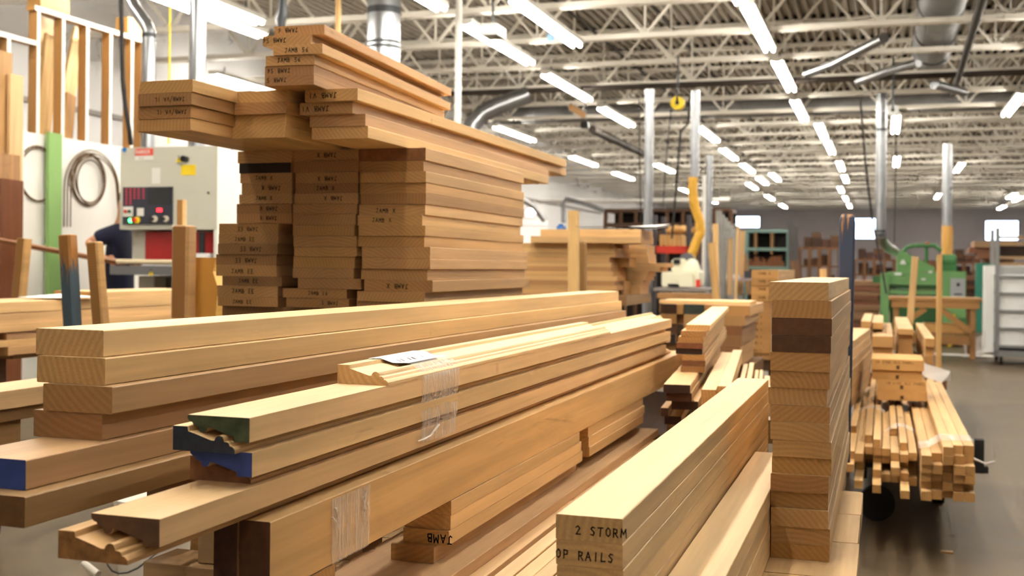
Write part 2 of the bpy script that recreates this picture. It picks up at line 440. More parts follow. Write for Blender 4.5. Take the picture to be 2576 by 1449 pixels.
casing('casing_moulding', 'lowest moulding with rough orange brown end, under the one reaching out farthest', uQ - .004, zP - 3*PH, v5 - .035, vPf + .1, (214, 160, 96), True, mat('rough_end', (150, 102, 54), .8, noise=.45, nscale=70))
uM, vM, _ = on_z(973, 971, zP); vMf = on_z(1533, 839, zP)[1]
casing('casing_moulding', 'short moulding lying profile side up on top of the wrapped pile', uP + .001, zP, vM, vMf, (240, 210, 160), True)
# second column of mouldings behind, seen past the far end
u6 = uP - .02; zq = H - .205
vq1 = on_z(1721, 789, zq)[1]
casing('casing_moulding', 'pale moulding in the column behind the wrapped pile, its far end showing', u6 - .064, zq - CT, vP1 + 1.2, vq1, (238, 204, 150), True, group='casing mouldings behind the wrapped pile', w=.064)
casing('casing_moulding', 'lower moulding under the one showing behind the wrapped pile', u6 - .066, zq - CT - PH, vP1 + 1.25, vq1 - .1, (226, 190, 134), False, group='casing mouldings behind the wrapped pile', w=.064)
# planks on edge below the mouldings
zW = zP - 3*PH - .0006; hW = .103
uW = -.79
vW = on_u(680, 1380, uW)[1]; vWf = on_u(1731, 900, uW)[1]
board('plank', 'wide honey plank on edge under the mouldings with film stuck to it', uW - .048, uW, vW, vWf, zW - hW, zW, (222, 172, 104), 'planks standing on edge under the mouldings', endmat=stain_or_shade((96, 64, 38)))  # end colour darkened to stand for shade under the overhanging mouldings
board('plank', 'second plank on edge, hidden behind the honey plank with film', uW - .086, uW - .0485, vW - .004, vWf - .06, zW - hW, zW, (190, 130, 76), 'planks standing on edge under the mouldings', endmat=stain_or_shade((80, 52, 32)))  # overhang shade painted into this end colour as well
# support for the back column
for k in range(4):
    tz = (zq - CT - PH - DECK - .135)/4
    board('filler_board', 'filler board under the back column of mouldings, %s of four' % ['lowest', 'second', 'third', 'topmost'][k], u6 - .062, u6 - .006, vP1 + 1.3, vq1 - .2 - .03*k, DECK + .135 + k*tz, DECK + .135 + (k+1)*tz, TAN, 'filler boards under the back mouldings')
# short boards under the planks
zX = zW - hW - .0005
vX = on_u(1133, 1268, uW)[1]; vXf = on_u(1461, 1105, uW)[1]
tX = .0288
for k in range(3):
    lab = ['pale short board directly under the honey plank', 'middle short board under the honey plank, above the JAMB board', 'short board with JAMB written upside down on its end'][k]
    board('jamb_board', lab, uW - .098, uW - .001*k, vX + (.006 if k < 2 else 0), vXf + [-.012, .012, .03][k], zX - (k+1)*tX, zX - k*tX, (222, 180, 124), 'short boards under the honey plank',
          ('JAMB', .48, .55, True) if k == 2 else None)
    board('jamb_board', 'short board in the far half of the layer under the honey plank, ' + ['topmost', 'middle', 'lowest'][k], uW - .11, uW + .002*k - .004, vXf + .10, on_u(1620, 1050, uW)[1] + [0, .02, -.01][k], zX - (k+1)*tX, zX - k*tX, (220, 172, 112), 'short boards in the far half')
zB = zX - 3*tX
board('bearer_board', 'brown bearer board jutting out under the JAMB board', -.905, -.815, vX - .02, vXf + .05, zB - .031, zB, (196, 146, 96), 'bearers under the middle pile')
zB2 = zB - .031
board('bearer_board', 'wide brown board lying flat under the middle pile', -.98, -.752, 1.5, on_z(1648, 1078, zB2)[1], (zB2 + DECK)/2, zB2, (196, 150, 108), 'flat boards under the middle pile')
board('bearer_board', 'lowest flat board under the middle pile, resting on the cart deck', -.96, -.722, 1.45, on_z(1648, 1078, zB2)[1] - .1, DECK + .0005, (zB2 + DECK)/2, (206, 164, 118), 'flat boards under the middle pile')
for k in range(6):
    board('stick', 'slim pale stick on the deck beside the 2 STORM pile, %s from the middle pile' % ['first', 'second', 'third', 'fourth', 'fifth', 'sixth'][k], -.704 + k*.036, -.704 + k*.036 + .034, 1.4 + .01*k, 2.75 + random.uniform(-.1, .1), DECK + .0005, DECK + .029 - .002*(k % 2), (230, 194, 146), 'sticks on the cart deck')
# cross bearers under the near overhang
board('bearer_block', 'tan cross bearer under the near end of the moulding pile', on_v(360, 1440, 1.5)[0], -.79, 1.50, 1.59, .68, zW - hW - .001, (190, 146, 92), 'cross bearers', along='u')
board('bearer_block', 'lower cross bearer on the deck under the tan one', -1.12, -.99, 1.52, 1.60, DECK + .0005, .6795, (170, 126, 80), 'cross bearers', along='u')
board('bearer_block', 'small light block beside the dark plank ends under the mouldings', -.985, -.93, 1.52, 1.60, zW - hW - .0005, zW - .03, (196, 158, 108), 'cross bearers', along='u')
# plastic film and the label
FILM, nt, b = nmat('stretch_film')
b.inputs['Base Color'].default_value = (.9, .9, .92, 1); b.inputs['Roughness'].default_value = .18; b.inputs['Specular IOR Level'].default_value = .6
tcn = nt.nodes.new('ShaderNodeTexCoord'); mpn = nt.nodes.new('ShaderNodeVectorMath'); mpn.operation = 'MULTIPLY'; mpn.inputs[1].default_value = (10, 420, 10)
nzn = nt.nodes.new('ShaderNodeTexNoise'); nzn.inputs['Scale'].default_value = 1; nzn.inputs['Detail'].default_value = 3
mrn = nt.nodes.new('ShaderNodeMapRange'); mrn.inputs['From Min'].default_value = .45; mrn.inputs['From Max'].default_value = .75; mrn.inputs['To Min'].default_value = .18; mrn.inputs['To Max'].default_value = .72
nt.links.new(tcn.outputs['Object'], mpn.inputs[0]); nt.links.new(mpn.outputs[0], nzn.inputs['Vector']); nt.links.new(nzn.outputs['Fac'], mrn.inputs['Value']); nt.links.new(mrn.outputs[0], b.inputs['Alpha'])
PAPER = mat('white_paper', (244, 240, 236), .7)
vF0 = on_u(1062, 1000, uPr)[1]; vF1 = on_u(1155, 960, uPr)[1]
e = .0012
path = [(uP + .0, zP + CT + e), (uP + .235*CW, zP + CT + e), (uP + .45*CW, zP + .72*CT + e), (uP + .76*CW, zP + .72*CT + e), (uP + .93*CW, zP + .36*CT + e), (uP + CW + e, zP + .1*CT), (uPr + e*2, zP - .5*CT),
        (uPr + e*1.5, zP - CT), (uPr + e*1.5 - .002, zP - PH), (uPr + .0045, zP - PH - CT), (uPr + e*2, zP - 2*PH + .002), (uPr + e*2, zP - 2*PH - CT*.8)]
mb = MB(); n = len(path); K = 10
for j in range(K+1):
    f = j/K
    for i, (u, z) in enumerate(path):
        sq = 1 - .12*(i/n)
        v = (vF0+vF1)/2 + (f-.5)*(vF1-vF0)*sq*1.05 - .02*max(0, i-5)/6
        mb.v.append((u + random.uniform(0, .0008), v, z + (random.uniform(0, .0006))))
for j in range(K):
    for i in range(n-1):
        mb.f.append((j*n+i, j*n+i+1, (j+1)*n+i+1, (j+1)*n+i)); mb.m.append(0)
o = mb.build('stretch_film', FILM, smooth=True)
film = thing(o, 'clear stretch film wrapped over the mouldings with a white label', 'film', (0,0,0))
# twisted loose tail at its foot
mb = MB()
a0 = Vector((uPr+.004, vF0-.03, zP-2*PH-CT*.55)); a1 = Vector((uPr+.004, vF0+.07, zP-2*PH-CT*.1))
mb.tube([a0, a0.lerp(a1,.3)+Vector((.002,0,-.004)), a0.lerp(a1,.6)+Vector((.002,0,-.006)), a1+Vector((.002,0,.003))], [.0012,.0022,.0018,.0028], 6)
mb.build('film_tail', mat('film_white', (236,230,226), .35), film)
# label
mb = MB(); lw = (vF1-vF0)
for i, ((u, z), sh) in enumerate([((uP+.02*CW, zP+CT+.002), -.10), ((uP+.235*CW, zP+CT+.002), -.07), ((uP+.45*CW, zP+.74*CT+.002), -.04), ((uP+.72*CW, zP+.74*CT+.002), 0)]):
    mb.v += [(u, vF0+sh*.35, z), (u, vF1+sh*.2+.005, z)]
for i in range(3): mb.f.append((2*i, 2*i+1, 2*i+3, 2*i+2)); mb.m.append(0)
for q in range(9):
    y0 = vF0 + .02 + q*lw*.085; u0 = uP + (.30 + random.uniform(-.05,.1))*CW; zt_ = zP+.97*CT+.0035
    mb.bar((u0, y0, zt_-.18*CT), (u0+.016, y0+.006*random.uniform(-1,1), zt_-.35*CT), .0018, .0005, 1)
mb.build('paper_label', [PAPER, mat('label_print', (120, 100, 104), .7)], film)
# second film on the honey plank
va, vb = on_u(832, 1290, uW)[1], on_u(930, 1250, uW)[1]
mb = MB(); nn = 6
for j in range(7):
    for i in range(nn):
        z = zW - .004 - (hW-.004)*i/(nn-1)
        mb.v.append((uW + .0008 + random.uniform(0,.0012), va + (vb-va)*j/6 + .012*(i/nn)*(1-2*j/6)*.4, z))
for j in range(6):
    for i in range(nn-1): mb.f.append((j*nn+i, j*nn+i+1, (j+1)*nn+i+1, (j+1)*nn+i)); mb.m.append(0)
o = mb.build('stretch_film', FILM, smooth=True)
film2 = thing(o, 'torn patch of clear film stuck to the honey plank', 'film')
mb = MB()
for (va_, da, z0_, z1_) in ((va+.01, .012, .018, .055), (va+.0, .02, .03, .05), (vb-.02, -.012, .012, .045), (vb-.018, .006, .03, .05), (vb-.03,.004,.02,.06)):
    mb.tube([(uW+.003, va_, zW-z0_), (uW+.004, va_+da*.6, zW-(z0_+z1_)/2), (uW+.003, va_+da, zW-z1_)], [.0016,.0011,.0005], 5)
mb.build('film_crease', MATS['film_white'], film2)

# ---------------------------------------------------------------- long pile on the left
YA = -.0125
tL = .039
hL = .10
ends = [((262,830.6),(1567.7,732),0,(232,198,144)),((266.5,901),(1567,0),0,(226,186,124)),((284,973),(1567,0),0,(190,142,92)),((258.5,1040),(1561,0),0,(168,114,70)),((67,1157),(0,0),1.3,(186,136,90)),((64.6,1250),(0,0),1.2,(172,124,70))]
labs = ['pale thick board on top of the long pile reaching from left to middle', 'thick board with diagonal end grain, second in the long pile', 'tan thick board set back, third in the long pile', 'reddish brown thick board, fourth in the long pile',
        'brown board with bright blue painted end at the picture edge', 'lowest board of the long pile with dark end below the blue one']
dirL = Vector((math.sin(A - YA), math.cos(A - YA)))
for k, (pn, pf, extra, tint) in enumerate(ends):
    ztop = H - hL - k*tL
    u, v, _ = on_z(pn[0], pn[1], ztop)
    if k == 0:
        uf, vf, _ = on_z(pf[0], pf[1], ztop); L_ = vf - v
        vend = vf
    Lk = (vend - v) + random.uniform(-.02, .02) - (.08 if k == 3 else 0)
    wd = .12
    if k > 3: Lk = 3.2 - v
    c, s = math.cos(YA), math.sin(YA)
    board('long_board', labs[k], u - wd, u, v, v + Lk, ztop - tL, ztop, tint, 'thick boards of the long pile', yaw=YA, endmat=BLUE if k == 4 else stain_or_shade((112, 74, 38)) if k == 5 else None)
zL6 = H - hL - 6*tL
u7 = -1.035
v7 = on_u(341, 1232, u7 - .12)[1]
for k in range(2):
    board('long_board', ['dark board under the long pile whose end sits back from the rest', 'lowest dark board under the long pile, set back like the one above'][k], u7 - .12, u7, v7 + .03*k, v7 + 1.9, zL6 - (k+1)*tL, zL6 - k*tL, (140, 98, 58), 'boards set back under the long pile')
zL6 -= 2*tL
board('bearer_block', 'cross bearer under the long pile near its front', -1.31, -1.03, 2.2, 2.3, DECK + .0005, zL6 - .0005, (150, 110, 70), 'bearers under the long pile', along='u')
board('bearer_block', 'cross bearer under the long pile farther back', -1.31, -1.03, 2.9, 3.0, DECK + .0005, zL6 - .0005, (150, 110, 70), 'bearers under the long pile', along='u')
# paint pail on the floor, glimpsed below the boards
pu, pv, pz = at(388, 1300, 4.5)
pail = empty('paint_pail', 'white paint pail with wire handle on the floor below the mouldings', 'pail', (pu, pv, 0))
PW = mat('white_plastic', (238, 230, 216), .45)
mb = MB(); mb.tube([(0,0,.002),(0,0,.305),(0,0,.312),(0,0,.335)], [.13,.145,.152,.152], 32); mb.build('bucket', PW, pail, True)
mb = MB(); mb.tube([(-.152*math.cos(t), -.21*math.sin(t)-.005, .30 - .215*math.sin(t)) for t in [i*math.pi/14 for i in range(15)]], .003, 6); mb.build('wire_handle', STEEL, pail)
mb = MB(); mb.tube([(-.17,-.20,.105),(-.09,-.22,.075)], .014, 12); mb.build('handle_grip', PW, pail, True)
# ================================================================ TALL JAMB STACK
sc5 = lambda x, y: (500 + x/2.7116, 350 + y/2.7116)
def rows5(R):
    out = []
    for r in R:
        (xa, y), (xb, _) = sc5(r[0], r[2]), sc5(r[1], r[2])
        out.append((xa, xb, y) + tuple(r[3:]))
    return out
VB = 3.25; LB = 1.0
JX = lambda f=False, x=.3, s='JAMB X': (s, x, .38, f)
LC = [(265,636,98,(206,158,102),None),(275,630,163,(52,32,20),None),(282,636,232,(206,160,110),JX()),(292,636,300,(204,156,100),JX(True,.38)),(275,636,375,(208,162,110),JX(False,.32)),(258,630,440,(184,126,76),JX(True,.42)),(258,630,508,(200,140,86),JX(True,.42)),
 (138,540,575,(204,152,94),JX(True,.3,'JAMB EE')),(135,540,645,(198,148,96),JX(False,.28,'JAMB EE')),(130,535,712,(172,124,78),JX(True,.36,'JAMB EE')),(118,530,785,(184,132,84),JX(True,.3,'JAMB EE')),(118,530,860,(212,164,106),JX(False,.26,'JAMB EE')),
 (160,565,935,(158,110,66),JX(False,.28,'JAMB EE')),(125,540,1000,(204,156,104),JX(False,.25,'JAMB EE')),(130,540,1075,(206,156,100),JX(False,.25,'JAMB EE'))]
MC = [(641,1088,75,(200,150,92),JX(True,.36)),(641,1090,150,(178,124,68),None),(660,1086,225,(200,152,96),JX(True,.34)),(660,1086,300,(172,118,68),JX(False,.34)),(652,1086,370,(206,158,108),JX(True,.46)),(641,1080,440,(198,146,96),None),(641,1070,510,(200,152,104),None),
 (641,1062,585,(202,152,88),None),(645,1076,660,(198,148,92),None),(650,1076,735,(208,158,90),None),(645,1066,800,(204,154,86),None),(641,1056,880,(196,146,98),None),(675,1100,950,(188,136,86),None),(572,1010,1020,(204,150,92),JX(False,.4,'JAMB 56')),(596,1026,1085,(196,140,84),JX(True,.55,'JAMB 5'))]
RC = [(1097,1548,80,(134,86,50),None),(1095,1534,148,(186,134,76),None),(1100,1550,222,(206,158,98),None),(1100,1550,297,(200,148,84),None),(1105,1550,370,(176,122,64),None),(1093,1545,443,(212,166,110),JX(False,.26)),(1083,1525,517,(214,168,104),JX(False,.23)),
 (1090,1545,590,(208,158,92),None),(1088,1540,660,(202,148,80),None),(1112,1580,735,(206,156,102),None),(1112,1580,813,(204,152,98),None),(1106,1560,885,(208,158,100),None),(1127,1595,960,(196,140,80),JX(True,.32)),(1080,1540,1040,(208,158,96),None)]
def jl(R, col):
    out = []
    for i, r in enumerate(R):
        t = r[4]
        if col == 'left' and i == 1: out.append('almost black board end, # in')
        elif t: out.append(('board marked ' + t[0] + (' upside down' if t[3] else '') + ', # in'))
        else: out.append('board with unmarked end, # from top in')
    return out
colw = {'left': 'left column of the tall jamb stack', 'mid': 'middle column of the tall jamb stack', 'right': 'right column of the tall jamb stack'}
bz = []
for key, R, bot in (('left', LC, 1140), ('mid', MC, 1150), ('right', RC, 1110)):
    rr = rows5(R)
    ypb = sc5(0, bot)[1]
    b_, zs = column(rr, VB, LB, 'jamb_board', jl(R, key), colw[key], 'jamb boards in the tall stack', zbot=ypb)
    bz.append((b_, zs, rr))
ZT = 1.605
# make the three columns level on top
for b_, zs, rr in bz:
    o = b_[0]
    dz = ZT - GAP - (o.location.z + max(v.co.z for v in o.data.vertices))
    h0 = max(v.co.z for v in o.data.vertices)
    for v in o.data.vertices:
        if v.co.z > h0*.5: v.co.z += dz
# carcass of the cart beneath (hidden by the front piles)
zlow = min(zs[-1] for b_, zs, rr in bz)
sc = empty('lumber_cart', 'wooden cart carrying the tall jamb stack behind the long pile', 'cart', (0,0,0))
ua, ub = on_v(540, 760, VB)[0], on_v(1085, 760, VB)[0]
mb = MB()
for k in range(7): mb.box(ua + .01, ub - .02, VB + .03 + k*.14, VB + .03 + k*.14 + .13, zlow - .04, zlow - .001)
tinted(mb.build('deck', WOOD, sc), (170, 126, 80))
for b_, zs, rr in bz:
    if zs[-1] - zlow > .002:
        u0, u1 = on_v(rr[-1][0], rr[-1][2], VB)[0], on_v(rr[-1][1], rr[-1][2], VB)[0]
        mb = MB(); mb.box(u0, u1, VB, VB+LB, zlow, zs[-1]-.0005); tinted(mb.build('packer', WOOD, sc), (190, 140, 88))
mb = MB()
for u in (ua + .1, ub - .1):
    for v in (VB + .12, VB + .9): mb.box(u-.05, u+.05, v-.05, v+.05, .2, zlow-.04)
tinted(mb.build('leg', WOOD, sc), (120, 84, 52))
mb = MB()
for u in (ua + .1, ub - .1):
    for v in (VB, VB + .9): mb.disc((u, v, .1), .1, 'x', .05)
mb.build('wheel', RUB, sc)
# ---- overhanging boards on top
tT = .034
def over(name, lab, right, left, zt, tt, far, tint, group, yaw=0, text=None, L_=None):
    u1, v, _ = on_z(right[0], right[1], zt)
    Yr = v  # same near plane
    u0 = on_v(left, right[1] + 10, v)[0]
    if L_ is None: L_ = on_u(far, 420, u1)[1] - v
    return board(name, lab, u0, u1, v, v + L_, zt - tt, zt, tint, group, text, yaw=yaw)
JV = lambda f=True, x=.1, s="JAMB VL": (s, x, .36, f)
RG = [((900,221),767,1424,(218,172,106),("JAMB V1", .06, .42, True)),((887,254.5),754,1424,(200,148,90),("JAMB V1", .02, .42, True)),((919.7,285.8),779,1381,(200,146,100),None),((926,316.4),784,1381,(222,178,112),None)]
for i, (rt, lf, fr, tint, tx) in enumerate(RG):
    over('jamb_board', ('long overhanging board marked JAMB on its end, ' if tx else 'long overhanging board, unmarked, ') + ORD[i] + ' of the right group on top', rt, lf, ZT + (4-i)*tT, tT, fr, tint, 'long boards laid over the tall stack', text=tx)
MG = [((723,225),584,(220,174,108)),((721,254),582,(194,134,82)),((719,286),581,(214,168,102)),((717.6,315),580,(212,166,104))]
for i, (rt, lf, tint) in enumerate(MG):
    over('jamb_board', 'overhanging board between the two outer groups on top, ' + ORD[i] + ' of four', rt, lf, ZT + (4-i)*tT, tT, 0, tint, 'long boards laid over the tall stack', L_=1.5)
LG = [((485,199),351,(214,166,100),None),((481.6,231),347,(176,122,72),("JAMB/VA 1L", .3, .32, True)),((480,264),347,(190,132,76),("JAMB/VA 1L", .34, .32, True)),((479,296),345,(206,152,88),None)]
for i, (rt, lf, tint, tx) in enumerate(LG):
    over('jamb_board', 'overhanging board reaching farthest out toward the sanding machine, ' + ORD[i] + ' of four', rt, lf, ZT + (4-i)*tT, tT, 0, tint, 'long boards laid over the tall stack', L_=1.55, text=tx)
TG = [((814.5,60),692.8,(206,146,92),("JAMB 6", .05, .42, True)),((780,84.7),663,(210,158,96),("JAMB 56", -.02, .42, True)),((809.6,108),689,(214,162,100),("JAMB 56", .24, .42, False)),((790,135.6),670,(208,158,98),("JAMB 56", .24, .42, False)),((788,161.7),668,(184,124,70),("JAMB 56", .03, .42, True)),((788,186.6),668,(176,118,66),("JAMB 5", .02, .42, True))]
tG = .0278; ZG = ZT + 4*tT
for i, (rt, lf, tint, tx) in enumerate(TG):
    over('jamb_board', 'board marked JAMB at the very top of the tall stack, ' + ORD[i] + ' of the six highest', rt, lf, ZG + (6-i)*tG, tG, 0, tint, 'six highest jamb boards', yaw=.061, L_=1.17, text=tx)

# ================================================================ LEFT SIDE PILES
# pile on a stake cart, long faces toward us
uB = -3.4
def pz(px, py, u): return on_u(px, py, u)
vB0 = on_u(-40, 800, uB)[1]; vB1 = on_u(520, 740, uB)[1]
zb_top = on_u(300, 733, uB)[2]
gB = 'long boards on the stake cart'
zz = [zb_top, zb_top-.03, zb_top-.075, zb_top-.118, zb_top-.155, zb_top-.185, zb_top-.215, zb_top-.25]
cols = [(218,172,112),(214,168,108),(208,158,100),(206,154,94),(190,132,88),(206,156,90),(198,142,88),(204,150,92)]
for i in range(7):
    vs = vB0 if i not in (4, 6) else on_u(19, 860, uB)[1]
    if i == 0: vs = on_u(262, 740, uB)[1]
    board('long_board', 'long board on the stake cart beyond the long pile, ' + ORD[i] + ' layer', uB - .15, uB + random.uniform(-.006, .006), vs, vB1, zz[i+1], zz[i], cols[i], gB)
    board('long_board', 'long board on the far side of the stake cart, ' + ORD[i] + ' layer', uB - .32, uB - .16, vs + .05, vB1, zz[i+1], zz[i], cols[i], gB + ', far row')
cb = empty('stake_cart', 'dark timber stake cart under the long boards beside the machine', 'cart', (0,0,0))
zc = zz[7]
mb = MB(); mb.box(uB-.36, uB-.03, vB0+.2, vB1-.2, zc-.02, zc-.0008); tinted(mb.build('deck', WOOD, cb), (160, 112, 66))
for v in (on_u(62, 930, uB)[1], on_u(420, 900, uB)[1]):
    mb = MB(); mb.box(uB-.34, uB-.2, v, v+.12, .18, zc-.02); tinted(mb.build('leg', WOOD, cb), (92, 62, 38))
    mb = MB(); mb.disc((uB-.27, v+.06, .09), .09, 'x', .05); mb.build('wheel', RUB, cb)
# white sheet of paper on it
pu, pv, pz_ = on_z(150, 748, zz[1] + .007)
mb = MB(); mb.add([(-.14,-.11,.001),(.12,-.13,.003),(.15,.1,.002),(-.1,.13,.012),(.13,-.02,.02),(-.14,-.11,.002),(.12,-.13,.004),(.15,.1,.003),(-.1,.13,.013)], [(0,1,2,3)])
thing(mb.build('paper_sheet', PAPER), 'white sheet of paper on the stake cart boards by the blue stake', 'paper', (pu, pv, pz_))
# stakes
def px_stake(name, lab, foot, head, Y0, Y1, w, t, mats, **k):
    return stake(name, lab, at(foot[0], foot[1], Y0), at(head[0], head[1], Y1), w, t, mats, **k)
YS = 4.75
sB = lambda Y: Y/2900
w_bl = worn('worn_steel_blue', (150, 100, 44), (62, 78, 88), .16, .40)
px_stake('cart_stake', 'leaning stake half painted slate blue beside the long boards', (184, 845), (170, 590), 4.62, 4.62, .058, .055, w_bl, top=.004, tint=TAN)
px_stake('cart_stake', 'leaning brown stake just past the blue painted one', (256, 845), (238, 608), 4.66, 4.66, .054, .05, WOOD, tint=(176, 120, 52), top=.006)
px_stake('cart_stake', 'stout upright brown stake in front of the sanding machine', (461, 800), (464, 567), 4.9, 4.9, .082, .075, WOOD, tint=(168, 112, 54), top=.006)
px_stake('cart_stake', 'slim light batten standing behind the stout stake', (456, 800), (457.5, 503), 6.6, 6.6, .045, .04, WOOD, tint=(214, 160, 96))
px_stake('cart_stake', 'short stake leaning the other way before the white wall panel', (48, 748), (62, 600), 6.2, 6.2, .062, .06, WOOD, tint=(180, 124, 56))
# yellow bracket block next to the jamb stack
yb = at(531, 735, 5.0)
mb = MB(); mb.prism([(-.05,-.17),(.05,-.17),(.065,.02),(.04,.09),(.055,.15),(-.05,.15)], -.05, .05)
o = mb.build('corbel_block', WOOD); thing(o, 'golden shaped wooden block beside the jamb stack', 'block', (yb[0], yb[1], yb[2]), tint=(226, 160, 40))
mb = MB(); mb.box(-.06,.06,-.06,.06,0,yb[2]-.171, 0, .004); thing(mb.build('block_post', WOOD), 'plain timber post under the golden shaped block', 'post', (yb[0], yb[1], 0), tint=(176,124,66))
# pile low on the left edge
uC = -2.2
v0c, v1c = on_u(-30, 990, uC)[1], on_u(240, 960, uC)[1]
zC = on_u(50, 978, uC)[2]
gC = 'boards low at the left edge'
board('lumber_board', 'pale topped board low at the picture edge behind the blue-ended board', uC-.16, uC, v0c, v1c, zC-.05, zC, (222, 178, 132), gC)
board('lumber_board', 'darker board directly below the pale topped one at the picture edge', uC-.16, uC-.012, v0c, v1c, zC-.085, zC-.05, (158, 108, 64), gC)
board('bearer_block', 'squared bearer under the low boards at the picture edge', uC-.20, uC-.03, on_u(-90,1050,uC)[1], on_u(75,1050,uC)[1], zC-.15, zC-.085, (176, 124, 70), gC)
mb = MB(); mb.box(-.10,.09,-.04,.04,0,zC-.1505); thing(mb.build('bearer_block', WOOD), 'stub post on the floor below the low boards', 'block', (uC-.12, on_u(-58,1050,uC)[1], 0), tint=(120,84,50))
# ================================================================ LEFT WALL, MACHINE, PERSON
WHITE = mat('white_paint', (232, 228, 222), .65, noise=.05, nscale=2)
uK = -6.9
zKt, zKm = on_u(220, 65, uK)[2], on_u(180, 361, uK)[2]
part = empty('wall_partition', 'open stud partition with white lower panel behind the sanding machine', 'wall', (0,0,0), kind='structure')
vK0, vK1 = 5.5, on_u(362, 300, uK)[1]
mb = MB(); mb.box(uK-.1, uK, vK0, vK1, 0, zKm); mb.build('panel', WHITE, part)
STUD = (196, 146, 84)
def studpiece(x0,x1,y0,y1,z0,z1, nm='stud'):
    mb = MB(); mb.box(x0, x1, y0, y1, z0, z1, 0)
    mb.m[-3] = 1                      # the painted face toward the shop
    o = mb.build(nm, [WOOD, WHITE], part, recalc=False); tinted(o, jit(STUD, 6))
for px in (-52, 17, 92, 155, 216, 275, 329, 356):
    v = on_u(px, 250, uK)[1]
    studpiece(uK-.089, uK-.001, v, v+.04, zKm+.0405, zKt if px > 60 else zKt - .30 if px > 0 else zKt)
studpiece(uK-.089, uK, on_u(88,30,uK)[1], vK1, zKt, zKt+.042, 'top_plate')
studpiece(uK-.089, uK-.0005, vK0, on_u(92,140,uK)[1]-.001, zKt-.30, zKt-.26, 'mid_rail')
studpiece(uK-.089, uK, vK0, vK1, zKm+.0005, zKm+.04, 'sill_plate')
mb = MB(); a = on_u(78,20,uK-.2); b_ = on_u(152,20,uK-.2); mb.box(uK-.24, uK-.10, a[1], b_[1], zKt+.045, zKt+.32); tinted(mb.build('header_beam', WOOD, part), (190,144,76))
mb = MB(); a = on_u(300,80,uK-.2); b_ = on_u(353,80,uK-.2); mb.box(uK-.24, uK-.10, a[1], b_[1], zKt+.045, zKt+.24); tinted(mb.build('header_beam', WOOD, part), (200,150,70))
# boards leaning in and against the partition
def leaner(lab, foot, head, u, w, t, tint, name='leaning_board', m=None, zfoot=None):
    a = on_u(foot[0], foot[1], u); b_ = on_u(head[0], head[1], u - .04)
    if zfoot is not None: a = (a[0], a[1], zfoot)
    p, q = Vector(a), Vector(b_)
    mb = MB(); L = (q-p).length
    mb.box(-t/2, t/2, -w/2, w/2, 0, L, 0)
    o = mb.build(name, m or WOODZ)
    thing(o, lab, 'board', tuple(p), tint=tint)
    o.rotation_mode = 'QUATERNION'
    dw = (W(*q) - W(*p)).normalized()
    o.rotation_quaternion = Vector((0,0,1)).rotation_difference(dw) @ Matrix.Rotation(-A, 4, 'Z').to_quaternion()
    return o
# same timber with the grain running up the piece
WOODZ = WOOD.copy(); WOODZ.name = 'wood_upright'
for n in WOODZ.node_tree.nodes:
    if n.type == 'VECT_MATH' and n.operation == 'MULTIPLY':
        x, y, z = n.inputs[1].default_value
        if (x, y, z) != (1, 0, 1): n.inputs[1].default_value = (x, z, y)
    if n.type == 'MATH' and n.operation == 'ABSOLUTE':
        src = n.inputs[0].links[0].from_node; nt_ = WOODZ.node_tree
        nt_.links.new(src.outputs[2], n.inputs[0])
leaner('tan board leaning inside the stud bay nearest the picture edge', (105, 360), (131, 92), uK-.15, .18, .03, (206,162,92), zfoot=zKm+.042)
leaner('pale yellow board leaning in the second stud bay', (148, 360), (201, 78), uK-.22, .17, .03, (236,212,156), zfoot=zKm+.042)
leaner('short brown board leaning before the pale yellow one', (167, 360), (177, 238), uK-.14, .13, .03, (178,122,66), zfoot=zKm+.042)
leaner('wide plywood strip at the back of the first stud bay', (100, 360), (114, 45), uK-.3, .2, .02, (214,168,102), zfoot=zKm+.042)
leaner('tall light brown board leaning on the white panel at the picture edge', (34, 745), (39, 188), uK+.14, .15, .03, (204,164,112), zfoot=.0)
leaner('dark red brown door blank leaning lowest at the picture edge', (25, 745), (28, 452), uK+.27, .24, .035, (112,62,30), zfoot=.0)
leaner('warm brown board between the door blank and the tall light board', (22, 745), (20, 388), uK+.20, .24, .03, (170,106,54), zfoot=.0)
leaner('brown board at the very edge of the picture behind the other leaners', (-16, 745), (-6, 125), uK+.09, .30, .03, (176,118,58), zfoot=.0)
leaner('light green painted board leaning on the white panel by the belt coil', (136, 745), (136, 335), uK+.09, .165, .035, (0,0,0), m=mat('green_paint', (132, 170, 98), .55), zfoot=.0)
leaner('narrow white board standing beside the tall light brown one', (52, 745), (53, 362), uK+.075, .04, .03, (0,0,0), m=WHITE, zfoot=.0)
# coiled sanding belts and bands on pegs
BELT = mat('belt_brown', (96, 72, 46), .6, noise=.3, nscale=30)
def ring_pts(cy, cz, ry, rz, x, n=36, a0=0, a1=2*math.pi): return [(x, cy+ry*math.cos(a0+(a1-a0)*i/n), cz+rz*math.sin(a0+(a1-a0)*i/n)) for i in range(n+1)]
def coil(lab, c, r, turns, spread, grp=None):
    u, v, z = on_u(c[0], c[1], uK)
    mb = MB()
    for k in range(turns):
        q = r - k*spread*r
        off = (r - q)*.75
        mb.tube(ring_pts(0, -off*(1 if k % 2 else -.3), q*(1-.03*k), q, .02+.008*k), .007, 6, cap=False)
    mb.tube([(.003,0,r-.02),(.06,0,r-.012)], .006, 6)
    return thing(mb.build('band_coil', BELT, smooth=True), lab, 'coil', (uK, v, z), group=grp)
coil('single loop of brown band hung behind the green board', (90, 437), .235, 2, .04)
coil('thick coil of brown bands hung inside the big arch', (218, 452), .24, 4, .05)
u, v, z = on_u(225, 560, uK)
mb = MB()
